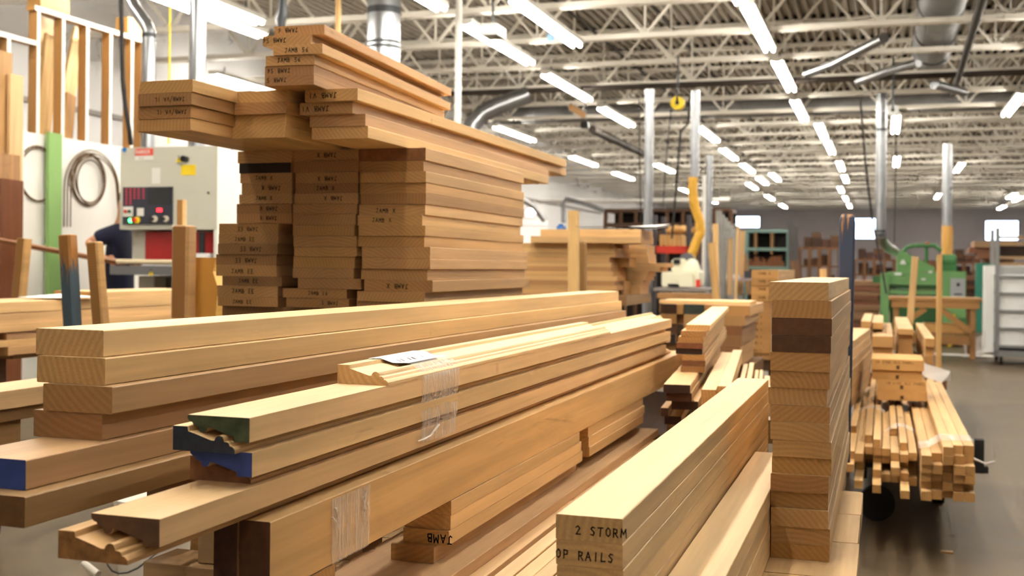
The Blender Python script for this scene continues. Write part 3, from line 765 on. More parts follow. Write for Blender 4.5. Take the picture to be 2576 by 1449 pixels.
for k in range(3):
    w = .38 - .03*k
    mb.tube([(.03+.01*k, -w*1.0, -.05)] + [(.03+.01*k, w*math.cos(math.pi-t), .30+ (.36-.03*k)*math.sin(t)) for t in [i*math.pi/16 for i in range(17)]] + [(.03+.01*k, w+.06+.02*k, -.25-.03*k)], .006, 6)
thing(mb.build('band_coil', BELT, smooth=True), 'tall open arch of brown bands hung around the thick coil', 'coil', (uK, v, z))

# ---------------------------------------------------------------- wide belt sander
MG_, vM = mat('machine_grey', (194, 192, 178), .5, spec=.35), 7.88
mach = empty('sanding_machine', 'big pale grey sanding machine with red front guard and control panel', 'machine', (0, vM, 0))
def mz(px, py): u, v, z = on_v(px, py, vM); return u, z
def mbox(px0, px1, py0, py1, y0, y1, m=0, mb=None, c=0):
    (u0, z1), (u1, z0) = mz(px0, py0), mz(px1, py1)
    mb = mb or MB(); mb.box(u0, u1, y0, y1, z0, z1, m, c); return mb
uc0, zc0 = mz(301, 577); uc1, zc1 = mz(548, 366)
mb = MB(); mb.box(uc0, uc1-.002, 0, 1.0, zc0, zc1, 0, .006); mb.build('cabinet', MG_, mach)
mb = MB(); mb.box(uc1-.03, uc1+.0, .004, 1.35, 0, zc1+.01, 0, .004); mb.build('side_panel', mat('machine_white', (226, 224, 214), .5), mach)
def sub(px0,px1,py0,py1,y0,y1,name,m,parent=mach,c=0): return mbox(px0,px1,py0,py1,y0,y1,0,None,c).build(name, m, parent)
PANEL = mat('panel_navy', (44, 46, 58), .4)
cp = sub(311.8,434.6,471.5,564.8,-.012,-.0005,'control_panel',PANEL)
sub(375,433,473,514,-.014,-.0122,'screen',mat('screen_black',(26,26,32),.2),cp)
REDI = mat('indicator_red', (196, 60, 84), .5)
mb = MB()
for i, x in enumerate((145,183,220,258,302)):
    for j in range(6 if i < 2 else 4):
        mbox(280+(x-9)/3.622, 280+(x+9)/3.622, 350+(450+j*26)/3.622, 350+(468+j*26)/3.622, -.014, -.0122, 0, mb)
mb.build('indicator_grid', REDI, cp)
sub(313,337,520,545,-.018,-.0122,'switch_plate',mat('plate_white',(222,220,214),.5),cp)
sub(347.5,364,523.5,543.5,-.016,-.0122,'display_plate',MATS['plate_white'],cp)
def knob(px,py,rpx,name,m,h=.03,par=cp,y=-.012):
    u, z = mz(px,py); mb = MB(); mb.disc((u, y-h/2, z), rpx*9.4/2900, 'y', h, 20); return mb.build(name, m, par, True)
RD = mat('signal_red',(200,40,34),.4); YL = mat('signal_yellow',(236,204,40),.45); GN = mat('dark_green',(40,90,60),.4)
knob(320,532,4,'push_button',RD,.012,y=-.018); knob(330,532,4,'push_button',GN,.012,y=-.018)
knob(332,555,5,'indicator_lamp',mat('lamp_green',(60,255,110),.3,emit=4),.012)
knob(348,554,8.5,'stop_switch',YL,.012); knob(343,554,5.5,'stop_button',RD,.03,y=-.02)
sub(397,409.5,524.5,532.8,-.014,-.0122,'digit_display',mat('digits_red',(255,30,40),.4,emit=2.5),cp)
BEI = mat('knob_beige',(214,206,186),.5); BLK = mat('black_plastic',(26,26,28),.4)
for x in (390,418):
    knob(x+2,551,8,'dial',BEI,.012); knob(x-2,551,5,'dial_knob',BLK,.035)
knob(313,377,6,'round_sticker',mat('sticker_blue',(40,120,200),.5),.002,mach,-.0005)
ds = sub(340.5,386,374,391.5,-.003,-.0005,'danger_sign',mat('sign_red',(214,84,70),.5),mach)
sub(340.5,386,391.6,402,-.003,-.0005,'sign_caption',MATS['plate_white'],mach)
mb = MB(); u, z = mz(343, 387); write(mb, 'DANGER', u, z, .028, -.0036, 0, wr=.55, th=.005); mb.build('sign_lettering', MATS['plate_white'], ds, recalc=False)
mb = MB(); u, z = mz(350, 400); write(mb, 'REAR', u, z, .014, -.0036, 0, wr=.6, th=.002); mb.build('caption_lettering', mat('print_grey',(150,146,140),.6), mach, recalc=False)
def tri(px,py,s,par,y=-.001):
    u, z = mz(px,py); mb = MB(); mb.prism([(u-s,z-s*.85),(u+s,z-s*.85),(u,z+s*.95)], y-.002, y); o = mb.build('warning_triangle', YL, par)
    mb = MB(); mb.box(u-.004,u+.004,y-.003,y-.0021,z-.01,z+.03); mb.box(u-.004,u+.004,y-.003,y-.0021,z-.028,z-.02); mb.build('exclamation_mark', BLK, o); return o
tri(450,401,.028,mach)
knob(468.5,400.5,7.5,'locking_knob',BLK,.05,mach,0)
sub(456,492.6,415,440.5,-.002,-.0005,'yellow_plate',YL)
sub(382.5,403,422.5,462,-.002,-.0005,'instruction_label',MATS['plate_white'])
knob(525,485,2.6,'key_lock',STEEL,.01,mach,0)
u_, v_, z_ = on_u(583, 371, uc1); mb = MB(); mb.disc((uc1+.001, v_-vM, z_), .022, 'x', .002, 20); mb.build('round_sticker', mat('sticker_violet',(70,80,190),.5), mach)
DKG = mat('machine_dark_grey',(104,104,104),.55)
mb = mbox(347,546,582,657,.10,.55); mb.build('red_guard', mat('guard_red',(172,34,34),.45), mach)
mb = mbox(310,346.5,578,664,.12,.7,); mb.build('column', MG_, mach)
mb = mbox(320,360,690,728,.15,.6); 
(u0,z1),(u1,z0) = mz(320,694),mz(360,728); mb = MB(); mb.box(u0,u1,.15,.6,0,z1); mb.build('pedestal', MG_, mach)
(u0,z1),(u1,z0) = mz(361,698),mz(545,728); mb = MB(); mb.box(u0+.004,u1,.3,.9,0,z1); mb.build('base_box', DKG, mach)
mb = mbox(300,545,668,694,-.12,.5); ct = mb.build('conveyor_bed', DKG, mach)
(u0,z1),(u1,z0) = mz(315,652),mz(545,667); mb = MB(); mb.tube([(u0,-.10,(z0+z1)/2),(u1,-.10,(z0+z1)/2)], (z1-z0)/2, 20); mb.build('feed_roller', mat('roller_cream',(216,200,166),.5), mach, True)
mb = mbox(318,545,655,668,-.10,.1); mb.build('conveyor_belt', MATS['belt_brown'], mach)
tri(403,686,.024,mach,-.121)
(u0,z1),(u1,z0) = mz(494,584),mz(511,640); mb = MB(); mb.tube([((u0+u1)/2,.03,z0),((u0+u1)/2,.03,z1)], .024, 16); mb.build('lift_screw', BLK, mach, True)
mb = mbox(490,523,637,692,-.02,.08,c=.006); mb.build('screw_housing', mat('plate_light',(232,232,232),.5), mach)

# ---------------------------------------------------------------- operator at the machine
SKIN = mat('skin', (206, 150, 118), .55); SHIRT = mat('navy_cloth', (34, 36, 62), .85); PANTS = mat('dark_cloth', (26, 26, 34), .85); HAIR = mat('hair_dark', (44, 32, 24), .7); SHOE = mat('shoe_dark', (34, 28, 24), .6)
def skin_mesh(name, pts, edges, radii, m, parent, root=0, sub=2):
    me = bpy.data.meshes.new(name); me.from_pydata([tuple(p) for p in pts], edges, [])
    o = bpy.data.objects.new(name, me); COL.objects.link(o); o.parent = parent; o.name = name
    md = o.modifiers.new('Skin', 'SKIN'); md.use_smooth_shade = True
    for i, r in enumerate(radii):
        r = r if isinstance(r, tuple) else (r, r)
        me.skin_vertices[0].data[i].radius = r
        me.skin_vertices[0].data[i].use_root = (i == root)
    ss = o.modifiers.new('Sub', 'SUBSURF'); ss.levels = sub; ss.render_levels = sub
    me.materials.append(m)
    return o
pp = at(302, 745, 10.1)
man = empty('person', 'person in navy t-shirt and dark trousers feeding a strip into the machine', 'person', (pp[0], pp[1], 0))
def PT(px, py, Y):
    u, v, z = at(px, py, Y); return Vector((u - pp[0], v - pp[1], z))
B = {'pelvis': PT(302,745,10.1), 'waist': PT(301,690,10.1), 'chest': PT(300,620,10.1), 'neck0': PT(306,572,10.1), 'neck': PT(311,552,10.1), 'head': PT(318,528,10.1), 'crown': PT(324,492,10.1),
     'rs': PT(282,586,9.92), 're': PT(220,612,9.86), 'rw': PT(258,646,9.66), 'rh': PT(272,656,9.6),
     'ls': PT(316,586,10.3), 'le': PT(306,645,10.36), 'lw': PT(330,660,10.1), 'lh': PT(338,662,10.0)}
hz = B['pelvis'].z
B['rhip'] = B['pelvis'] + Vector((-.01,-.10,-.06)); B['lhip'] = B['pelvis'] + Vector((.01,.10,-.06))
B['rk'] = Vector((.02,-.13,.50)); B['lk'] = Vector((.06,.12,.50)); B['ra'] = Vector((-.06,-.13,.10)); B['la'] = Vector((.0,.13,.10))
B['rf'] = Vector((.10,-.14,.035)); B['lf'] = Vector((.16,.14,.035))
names = list(B); idx = {n: i for i, n in enumerate(names)}
E = [('pelvis','waist'),('waist','chest'),('chest','neck0'),('neck0','neck'),('neck','head'),('head','crown'),('chest','rs'),('rs','re'),('re','rw'),('rw','rh'),('chest','ls'),('ls','le'),('le','lw'),('lw','lh'),('pelvis','rhip'),('rhip','rk'),('rk','ra'),('ra','rf'),('pelvis','lhip'),('lhip','lk'),('lk','la'),('la','lf')]
R_ = {'pelvis':.085,'waist':.09,'chest':.125,'neck0':.075,'neck':.055,'head':.085,'crown':.075,'rs':.058,'re':.043,'rw':.028,'rh':.034,'ls':.058,'le':.043,'lw':.028,'lh':.034,'rhip':.055,'lhip':.055,'rk':.045,'lk':.045,'ra':.038,'la':.038,'rf':.035,'lf':.035}
body = skin_mesh('body', [B[n] for n in names], [(idx[a], idx[b_]) for a, b_ in E], [R_[n] for n in names], SKIN, man)
def seq(name, ns, rad, m, eds=None):
    pts = [B[n] if isinstance(n, str) else n for n in ns]
    return skin_mesh(name, pts, eds or [(i, i+1) for i in range(len(pts)-1)], rad, m, man)
mid = B['rs'].lerp(B['re'], .72); midl = B['ls'].lerp(B['le'], .72)
ns = ['waist','chest','neck0','rs',mid,'ls',midl, B['pelvis']+Vector((0,0,.02))]
skin_mesh('shirt', [B[n] if isinstance(n,str) else n for n in ns], [(7,0),(0,1),(1,2),(1,3),(3,4),(1,5),(5,6)], [.13,.145,.078,.085,.072,.085,.072,.155], SHIRT, man)
ns = [B['pelvis']+Vector((0,0,.07)), B['rhip'], B['rk'], B['ra']+Vector((0,0,.01)), B['lhip'], B['lk'], B['la']+Vector((0,0,.01))]
skin_mesh('trousers', ns, [(0,1),(1,2),(2,3),(0,4),(4,5),(5,6)], [.15,.125,.08,.062,.125,.08,.062], PANTS, man)
skin_mesh('hair', [B['head']+Vector((-.035,0,.03)), B['crown']+Vector((-.02,0,.012)), B['crown']+Vector((.04,0,.0))], [(0,1),(1,2)], [.075,.085,.06], HAIR, man)
for s in 'rl':
    skin_mesh('shoe', [B[s+'a']+Vector((-.03,0,-.045)), B[s+'f']+Vector((.0,0,.01)), B[s+'f']+Vector((.08,0,.0))], [(0,1),(1,2)], [.05,.048,.036], SHOE, man)
# fingers closed round the strip
def hand(side, dirv):
    h = B[side+'h']; pts, eds, rad = [], [], []
    d = dirv.normalized(); up = Vector((0,0,1))
    for k in range(4):
        b0 = h + up*(.024-.016*k) + d*.02
        l = [.9,1,.95,.75][k]
        ch = [b0, b0 + d*.035*l + Vector((0,.012,0)), b0 + d*.045*l + Vector((0,.036*l,-.004)), b0 + d*.022*l + Vector((0,.05*l,-.006))]
        pts_o = len(pts); pts += ch; eds += [(pts_o+i, pts_o+i+1) for i in range(3)]; rad += [.0095,.009,.0085,.007]
        skin_mesh('finger', ch, [(0,1),(1,2),(2,3)], [.0095,.009,.0085,.007], SKIN, body, sub=1)
    th = [h + up*.02 - d*.01, h + up*.045 + d*.02 + Vector((0,.012,0)), h + up*.036 + d*.05 + Vector((0,.026,0))]
    skin_mesh('thumb', th, [(0,1),(1,2)], [.0115,.0105,.008], SKIN, body, sub=1)
hand('r', Vector((1,-.2,-.1))); hand('l', Vector((1,-.3,0)))
# eyes, nose, ears (the face is turned to the machine)
f = B['head'].lerp(B['crown'], .45)
mb = MB(); mb.tube([f+Vector((.07,0,.0)), f+Vector((.105,0,-.035)), f+Vector((.08,0,-.045))], [.012,.017,.01], 8); mb.build('nose', SKIN, body, True)
for s in (-1,1):
    mb = MB(); mb.disc(f+Vector((.082,s*.034,.006)), .012, 'x', .012, 12); mb.build('eye', mat('eye_white',(230,226,220),.3), body)
    mb = MB(); mb.tube([f+Vector((-.005,s*.082,-.035)), f+Vector((.0,s*.095,0)), f+Vector((-.01,s*.088,.025))], [.008,.014,.008], 8); mb.build('ear', SKIN, body, True)
mb = MB(); mb.tube([f+Vector((.078,-.026,-.07)), f+Vector((.088,0,-.072)), f+Vector((.078,.026,-.07))], [.004,.007,.004], 6); mb.build('mouth', mat('lip',(170,96,84),.5), body, True)
# the strip being fed
rod_a, rod_b = Vector(at(-60, 594, 8.75)), Vector(at(318, 664, 9.42))
L = (rod_b-rod_a).length
mb = MB(); mb.box(-.012,.012,-.018,.018,0,L); o = mb.build('wood_strip', WOODZ)
thing(o, 'long thin brown strip held by the person and fed into the machine', 'strip', tuple(rod_a), tint=(132, 84, 48)); o.rotation_mode = 'QUATERNION'
o.rotation_quaternion = Vector((0,0,1)).rotation_difference((W(*rod_b)-W(*rod_a)).normalized()) @ Matrix.Rotation(-A, 4, 'Z').to_quaternion()
# ================================================================ MIDDLE PILES BEHIND
# ---- pile of boards lying across, long faces toward us
Y1 = 7.0
vN1 = on_v(1540, 670, Y1*((1540-CX)/F*SA+CA))[1]
uN1 = on_v(1540, 670, vN1)[0]
def zat(py, px, v): return on_v(px, py, v)[2]
ztop = zat(612, 1500, vN1); n = 11; th = (ztop - zat(742, 1500, vN1))/n
TN = [(204,152,88),(212,164,98),(206,152,86),(198,140,76),(208,158,94),(186,124,62),(200,146,80),(206,154,92),(178,116,58),(204,150,86),(196,140,78)]
for c in range(3):
    for i in range(n):
        dep = [.2, .2, .26][c]
        va = vN1 + [0, .205, .43][c]
        extra = random.uniform(-.03, .03) + (0 if c == 0 else random.uniform(-.05, .05) if c == 1 else [.15,.15,.15,.15,.23,.23,.11,.11,.11,.11,.11][i])
        if c == 1: extra = [.02,.02,.02,.06,.06,.0,.0,.0,.03,.03,.03][i]
        board('jamb_board', 'board lying across in the cross pile beyond the tall stack, %s layer, %s row' % (ORD[i], ['front', 'middle', 'back'][c]),
              uN1 - 1.35, uN1 + extra, va, va + dep, ztop - (i+1)*th, ztop - i*th, TN[(i + 3*c) % n] if c < 2 else (214,168,112), 'boards lying across in the cross pile', along='u')
z1 = zat(577, 1500, vN1-.02)
a = (z1 - ztop)/2
for i, (p0, p1, dz) in enumerate(((1335,1612,0),(1357,1610,1))):
    u0 = on_v(p0, 600, vN1-.06)[0]; u1 = on_v(p1, 600, vN1-.06)[0]
    board('jamb_board', ['long board laid on the cross pile, lower of the two on top', 'long board on the very top of the cross pile, under the white sheet'][i], u0, u1, vN1-.06+.02*i, vN1+.34, ztop + dz*a, ztop + (dz+1)*a, (216,166,104), 'two boards on the cross pile', along='u')
crossc = empty('lumber_cart', 'wheeled timber carrier under the cross pile', 'cart', (0,0,0))
zb = ztop - n*th
mb = MB(); mb.box(uN1-1.4, uN1+.1, vN1-.05, vN1+.72, zb-.06, zb-.0005); tinted(mb.build('deck', WOOD, crossc), (150,108,66))
mb = MB()
for du in (-1.25, -.1):
    for dv in (.02, .62): mb.box(uN1+du-.05, uN1+du+.05, vN1+dv-.05, vN1+dv+.05, .0, zb-.06)
tinted(mb.build('leg', WOOD, crossc), (110,76,44))
u, v, z = on_v(1545, 575, vN1+.1)
mb = MB(); P = [(-.32,-.1,.002),(.28,-.12,.004),(.33,.14,.03),(-.3,.12,.006),(.0,-.13,.006),(.0,.15,.012)]
mb.add(P, [(0,4,5,3),(4,1,2,5)]); mb.add([(x, y, z_+.012) for x, y, z_ in P], [(3,5,4,0),(5,2,1,4)])
thing(mb.build('plastic_sheet', PAPER), 'white folded sheet lying on top of the cross pile', 'sheet', (u, v, ztop + 2*a))
u, v, z = on_v(1412, 575, vN1+.2)
mb = MB(); mb.box(-.022,.022,-.03,.03,0,.028); mb.box(-.015,.008,-.02,.02,.028,.04); thing(mb.build('tape_roll', mat('tape_blue',(44,98,168),.5)), 'small blue object on the cross pile beside the upright batten', 'tape', (u, v, ztop + (a if False else 2*a)))
px_stake('cart_stake', 'tall pale batten standing in front of the cross pile', (1444, 900), (1443, 530), 6.55, 6.55, .058, .05, WOODZ, tint=(216,172,100))
px_stake('cart_stake', 'round topped brown stake close beside the tall pale batten', (1466, 900), (1466, 606), 6.7, 6.7, .042, .042, WOODZ, tint=(158,106,44), top=.02)

# ---- dark ended stack with a light cross board on top
Yd = 7.2
vD = Yd*((1720-CX)/F*SA+CA)
zt_ = zat(765, 1700, vD)
u0, u1 = on_v(1655, 770, vD)[0], on_v(1890, 770, vD)[0]
# a short thick board across the top
rowsD = []
thd = (zat(765,1700,vD)-zat(915,1700,vD))/6
tD = [[(60,36,22),(200,150,80),(58,62,54)],[(176,130,66),(150,104,50),(208,170,126)],[(84,56,40),(60,42,34),(196,146,98)],[(48,40,34),(44,38,32),(190,136,84)],[(150,112,56),(56,44,30),(196,146,90)],[(70,46,28),(90,62,40),(180,130,80)]]
for i in range(6):
    for c, (p0, p1) in enumerate(((1660,1702),(1703,1719),(1720,1772))):
        ua, ub = on_v(p0, 800, vD)[0], on_v(p1, 800, vD)[0]
        dv = random.uniform(-.02,.02) + (.05 if i % 2 and c == 1 else 0)
        board('lumber_board', 'board in the dark ended stack before the cream machine, %s down, %s column' % (ORD[i], ['outer', 'middle', 'inner'][c]), ua, ub - .002, vD + dv, vD + .85, zt_ - (i+1)*thd, zt_ - i*thd, tD[i][c], 'boards in the dark ended stack')
ua, ub = on_v(1775, 800, vD)[0], on_v(1888, 800, vD)[0]
for i in range(5):
    board('lumber_board', 'reddish board in the row next to the dark ended stack, %s down' % ORD[i], ua, ub - [0,.03,.05,.05,.06][i], vD - .02, vD + .8, zt_ - (i+1)*thd, zt_ - i*thd, [(206,150,92),(200,156,108),(150,106,70),(160,112,72),(140,96,60)][i], 'boards beside the dark ended stack')
board('lumber_board', 'pale board laid flat across the dark ended stack', u0 - .01, u1 - .015, vD + .1, vD + .45, zt_ + .0005, zt_ + .022, (232,196,136), along='u')
dz = zt_ - 6*thd
dc = empty('lumber_cart', 'low carrier under the dark ended stack', 'cart', (0,0,0))
mb = MB(); mb.box(u0, u1, vD+.1, vD+.8, dz-.08, dz-.0005); tinted(mb.build('deck', WOOD, dc), (120,84,50))
mb = MB(); mb.box(u0, u1, vD+.1, vD+.2, zt_-5*thd-.05, zt_-5*thd-.0005) if False else None
mb = MB()
for du in (.1, u1-u0-.15):
    for dv in (.15, .65): mb.box(u0+du, u0+du+.08, vD+dv, vD+dv+.08, 0, dz-.08)
tinted(mb.build('leg', WOOD, dc), (90,62,38))
pk = board('packer_board', 'packing board under the reddish row', ua, ub-.06, vD+.02, vD+.75, dz, zt_-5*thd-.0006, (130,90,54))

# ---- slanting stack of thin boards, turned a little
YN = math.atan((2222-CX)/F) - math.atan((1932-CX)/F)
z5 = 1.043
uA_, vA_, _ = on_z(1725, 816, z5); uB_, vB_, _ = on_z(1785, 818, z5); w5 = uB_ - uA_
L5 = math.hypot(on_z(1832,772,z5)[0]-uB_, on_z(1832,772,z5)[1]-vB_)
t5 = .0212
off = [(0,0),(-.012,-.03),(-.022,-.03),(-.026,-.035),(-.03,-.03),(-.008,-.03),(-.008,-.03),(-.010,-.03)]
c5 = [(240,206,150),(200,152,96),(196,146,90),(128,82,50),(52,34,24),(206,156,96),(120,80,48),(176,124,72)]
for i, (dx, dv) in enumerate(off):
    wd = w5 - (.015 if i > 4 else 0)
    board('thin_board', 'thin board in the slanting stack behind the 2 STORM pile, ' + ORD[i] + ' from its top', uA_ + dx, uA_ + dx + wd + .002*i, vA_ + dv, vA_ + dv + L5 + random.uniform(-.05,.05) + .02*i, z5 - (i+1)*t5, z5 - i*t5, c5[i], 'thin boards in the slanting stack', yaw=YN)
zq = z5 - 8*t5
ua, va, _ = on_z(1669, 966, zq); ub = on_z(1741, 966, zq)[0]
c6 = [(50,28,20),(86,54,38),(48,28,20),(60,36,26),(80,50,34)]
for i, (dx, wx) in enumerate(((0,0),(.006,-.004),(.02,0),(-.02,-.06),(-.01,-.03))):
    board('wide_board', 'wide board with dark end jutting out below the slanting stack, ' + ORD[i], ua + dx, ub + dx + wx, va + .02*i, va + 2.3, zq - (i+1)*.028, zq - i*.028, c6[i] if False else (210,164,108), 'wide boards below the slanting stack', yaw=YN, endmat=mat('end_stain_or_shade_%d' % (i % 2), [(58,34,24),(84,54,38)][i % 2], .75, noise=.2, nscale=60))
zr = zq - 5*.028
# strips standing beside it, one after another
for i, (pf, hf, wd, nm) in enumerate((((1842,886),0,.050,'first'),((1867,880),0,.044,'second'),((1882,915),0,.022,'third'),((1897,912),0,.022,'fourth'),((1909,930),0,.018,'fifth'),((1920,930),0,.017,'sixth'),((1937,945),0,.026,'seventh'))):
    Yf = 5.04
    u, v, z = at(pf[0], pf[1], Yf)
    s_, c_ = math.sin(YN), math.cos(YN); Lb = 1.6 if i < 2 else .75; wd *= .9
    board('narrow_board', 'narrow pale board laid beside the slanting stack, %s toward the narrow stack' % nm, u - wd + s_*Lb, u + s_*Lb, v - c_*Lb, v, .62 if False else z - .05, z, (222,178,118), 'narrow boards beside the slanting stack', yaw=YN)
nc = empty('lumber_cart', 'carrier with cross rails under the slanting stack and narrow boards', 'cart', (0,0,0))
zn = min(at(1937,945,5.04)[2]-.05, zr) - .001
mb = MB(); mb.box(ua-.05, ua+.38, va+.35, va+.45, zn-.08, zn); mb.box(ua-.14, ua+.22, va+1.2, va+1.3, zn-.08, zn); mb.box(ua-.03, ua+.05, va+.2, va+1.4, zn-.18, zn-.081); mb.box(ua+.14, ua+.22, va+.2, va+1.4, zn-.18, zn-.081)
tinted(mb.build('rail', WOOD, nc), (150,106,64))
mb = MB(); mb.box(ua+.02, ub-.06, va+.5, va+1.7, zn+.0005, zr-.0005); 
if zr - zn > .004: tinted(mb.build('packer', WOOD, nc), (140,98,58))
mb = MB()
for k, pf in enumerate(((1842,886),(1867,880),(1882,915),(1897,912),(1909,930),(1920,930))):
    if k < 2: continue
    u, v, z = at(pf[0], pf[1], 5.04)
    u += .45*math.sin(YN)
    if z - .05 - zn > .004: mb.box(u - .038 if k < 2 else u-.014, u-.006, v-.5, v-.4, zn+.0005, z-.0505)
tinted(mb.build('packer', WOOD, nc), (150,106,64))
mb = MB()
for du in (.01, .18):
    for dv in (.3, 1.25): mb.disc((ua+du, va+dv, .1), .1, 'x', .05); mb.box(ua+du-.035, ua+du+.035, va+dv-.03, va+dv+.03, .12, zn-.18)
mb.build('caster', RUB, nc)
# crumpled white paper under the mouldings' far end
u, v, z = at(1650, 1012, 4.75)
mb = MB(); 
for k in range(5):
    a0 = k*.04; mb.add([(-.08,a0-.1,-.10+random.uniform(-.02,.02)),(.05,a0-.1,-.12),(.06,a0-.06,.03),(-.07,a0-.07,.05+random.uniform(-.02,.02))],[(0,1,2,3)])
thing(mb.build('paper_bag', mat('paper_grey', (214,206,212), .8)), 'crumpled white paper bag under the far end of the middle pile', 'bag', (u, v, z))
mb = MB(); mb.box(-.12,.05,-.15,.1,0,z-.1205); thing(mb.build('crate', WOOD), 'brown wooden crate on the floor below the crumpled paper bag', 'crate', (u, v, 0), tint=(150,108,72))

# ---- block of end grain columns behind the narrow stack
Ye = 8.9; vE = Ye*((1920-CX)/F*SA+CA)
zc = zat(679, 1920, vE)
def block(p0, p1, ytop, ybot, L_, lab, n, tint, v=vE, txt=None, grp=None):
    ua, ub = on_v(p0, 720, v)[0], on_v(p1, 720, v)[0]
    za, zb_ = zat(ytop, 1920, v), zat(ybot, 1920, v); t_ = (za-zb_)/n
    for i in range(n):
        board('jamb_board', lab % ORD[i], ua, ub, v + random.uniform(-.01,.01), v + L_, za-(i+1)*t_, za-i*t_, jit(tint,9), grp, (txt, .25, .3, False) if txt else None)
    return zb_
block(1890, 1958, 679, 757, 1.7, 'tan board with marks, %s in the square block behind the narrow stack', 4, (206,156,90), txt='JAMB X', grp='square block of boards')
zlow_ = block(1876, 1940, 757.5, 905, 1.6, 'marked board end, %s below the square block', 9, (190,138,78), txt='JAMB X', grp='boards below the square block')
zl2 = block(1833, 1874, 783, 900, 1.2, 'narrow marked board end, %s in the column outside the square block', 8, (186,136,86), txt='JAMB', grp='column outside the square block')
ec = empty('lumber_cart', 'dark carrier under the square block of board ends', 'cart', (0,0,0))
zz_ = min(zlow_, zl2)
ua, ub = on_v(1833, 720, vE)[0], on_v(1965, 720, vE)[0]
mb = MB(); mb.box(ua-.02, ub+.02, vE+.05, vE+1.5, zz_-.09, zz_-.0005); tinted(mb.build('deck', WOOD, ec), (92,70,44))
mb = MB(); ub1 = on_v(1875, 720, vE)[0]
if zl2 - zz_ > .002: mb.box(ua, ub1-.01, vE+.06, vE+1.1, zz_, zl2-.0005)
if zlow_ - zz_ > .002: mb.box(ub1, ub-.05, vE+.06, vE+1.1, zz_, zlow_-.0005)
if mb.v: tinted(mb.build('packer', WOOD, ec), (120,84,50))
mb = MB()
for u in (ua+.06, ub-.06):
    for v in (vE+.15, vE+1.35): mb.box(u-.04,u+.04,v-.04,v+.04,0,zz_-.09)
tinted(mb.build('leg', WOOD, ec), (80,58,36))

# ---- standing battens around the far machines
px_stake('batten', 'honey batten leaning at the foot of the grey racks', (1806, 800), (1790, 610), 10.4, 10.4, .065, .03, WOODZ, tint=(206,156,82))
px_stake('batten', 'paler wide batten standing just behind the honey one', (1803, 800), (1800, 563), 11.0, 11.0, .052, .03, WOODZ, tint=(226,180,112))
px_stake('batten', 'thin bright batten standing by the square block', (1850, 790), (1856, 568), 12.0, 12.0, .028, .03, WOODZ, tint=(226,178,110))
px_stake('batten', 'short batten end rising behind the narrow stack near the blue post', (2072, 800), (2071, 676), 8.4, 8.4, .052, .03, WOODZ, tint=(214,162,92))
# ================================================================ RIGHT SIDE: STICK CART, PLANER, TABLE, RACK
zQ = .50                                     # top of the stick layer
Yq = 5.15
def stick(lab, px, py, z, w, t, L_, tint, grp, yaw=0.0):
    """near upper right corner of the stick's end given by its pixel; z = height of its top."""
    u, v, _ = on_z(px, py, z)
    return board('stick', lab, u - w, u, v, v + L_, z - t, z, tint, grp, yaw=yaw, chamf=.0008)
# right bundle: five across, six high
rb0 = on_z(2317, 1128, zQ-.02); rb1 = on_z(2445, 1121, zQ-.02)
wq = (rb1[0]-rb0[0])/5; tq = .038
for r in range(6):
    for c in range(5):
        if r == 0 and c < 2: continue
        dv = random.uniform(-.09, .03)
        board('stick', 'stick in the film wrapped bundle on the stick cart, %s layer, %s across' % (ORD[r], ORD[c] if c else 'first'),
              rb0[0] + c*wq, rb0[0] + (c+1)*wq - .0012, rb0[1] + dv, rb0[1] + 3.0 + random.uniform(-.2,.2), zQ - (r+1)*tq, zQ - r*tq, jit((206,158,98), 14), 'sticks of the wrapped bundle', yaw=0, chamf=.0008)
zqb = zQ - 6*tq
# film round it
mb = MB(); va = rb0[1] + .12; vb = va + .22
pth = [(rb0[0]-.003, zQ-.14), (rb0[0]-.003, zQ-tq+.003), (rb0[0]+.8*wq, zQ-tq+.006), (rb0[0]+2*wq, zQ+.003), (rb0[0]+5*wq+.003, zQ+.003), (rb0[0]+5*wq+.004, zQ-.16)]
n = len(pth)
for j in range(7):
    for u, z in pth: mb.v.append((u + random.uniform(-.001,.003), va + (vb-va)*j/6 + random.uniform(-.006,.006), z + random.uniform(0,.004)))
for j in range(6):
    for i in range(n-1): mb.f.append((j*n+i, j*n+i+1, (j+1)*n+i+1, (j+1)*n+i)); mb.m.append(0)
fo = thing(mb.build('stretch_film', FILM, smooth=True), 'clear film band round the bundle of sticks on the cart', 'film')
mb = MB(); mb.tube([(rb1[0]+.004, va, zQ-.07), (rb1[0]+.05, va-.02, zQ-.085), (rb1[0]+.09, va, zQ-.075)], [.006,.004,.002], 6); mb.build('film_tail', MATS['film_white'], fo)
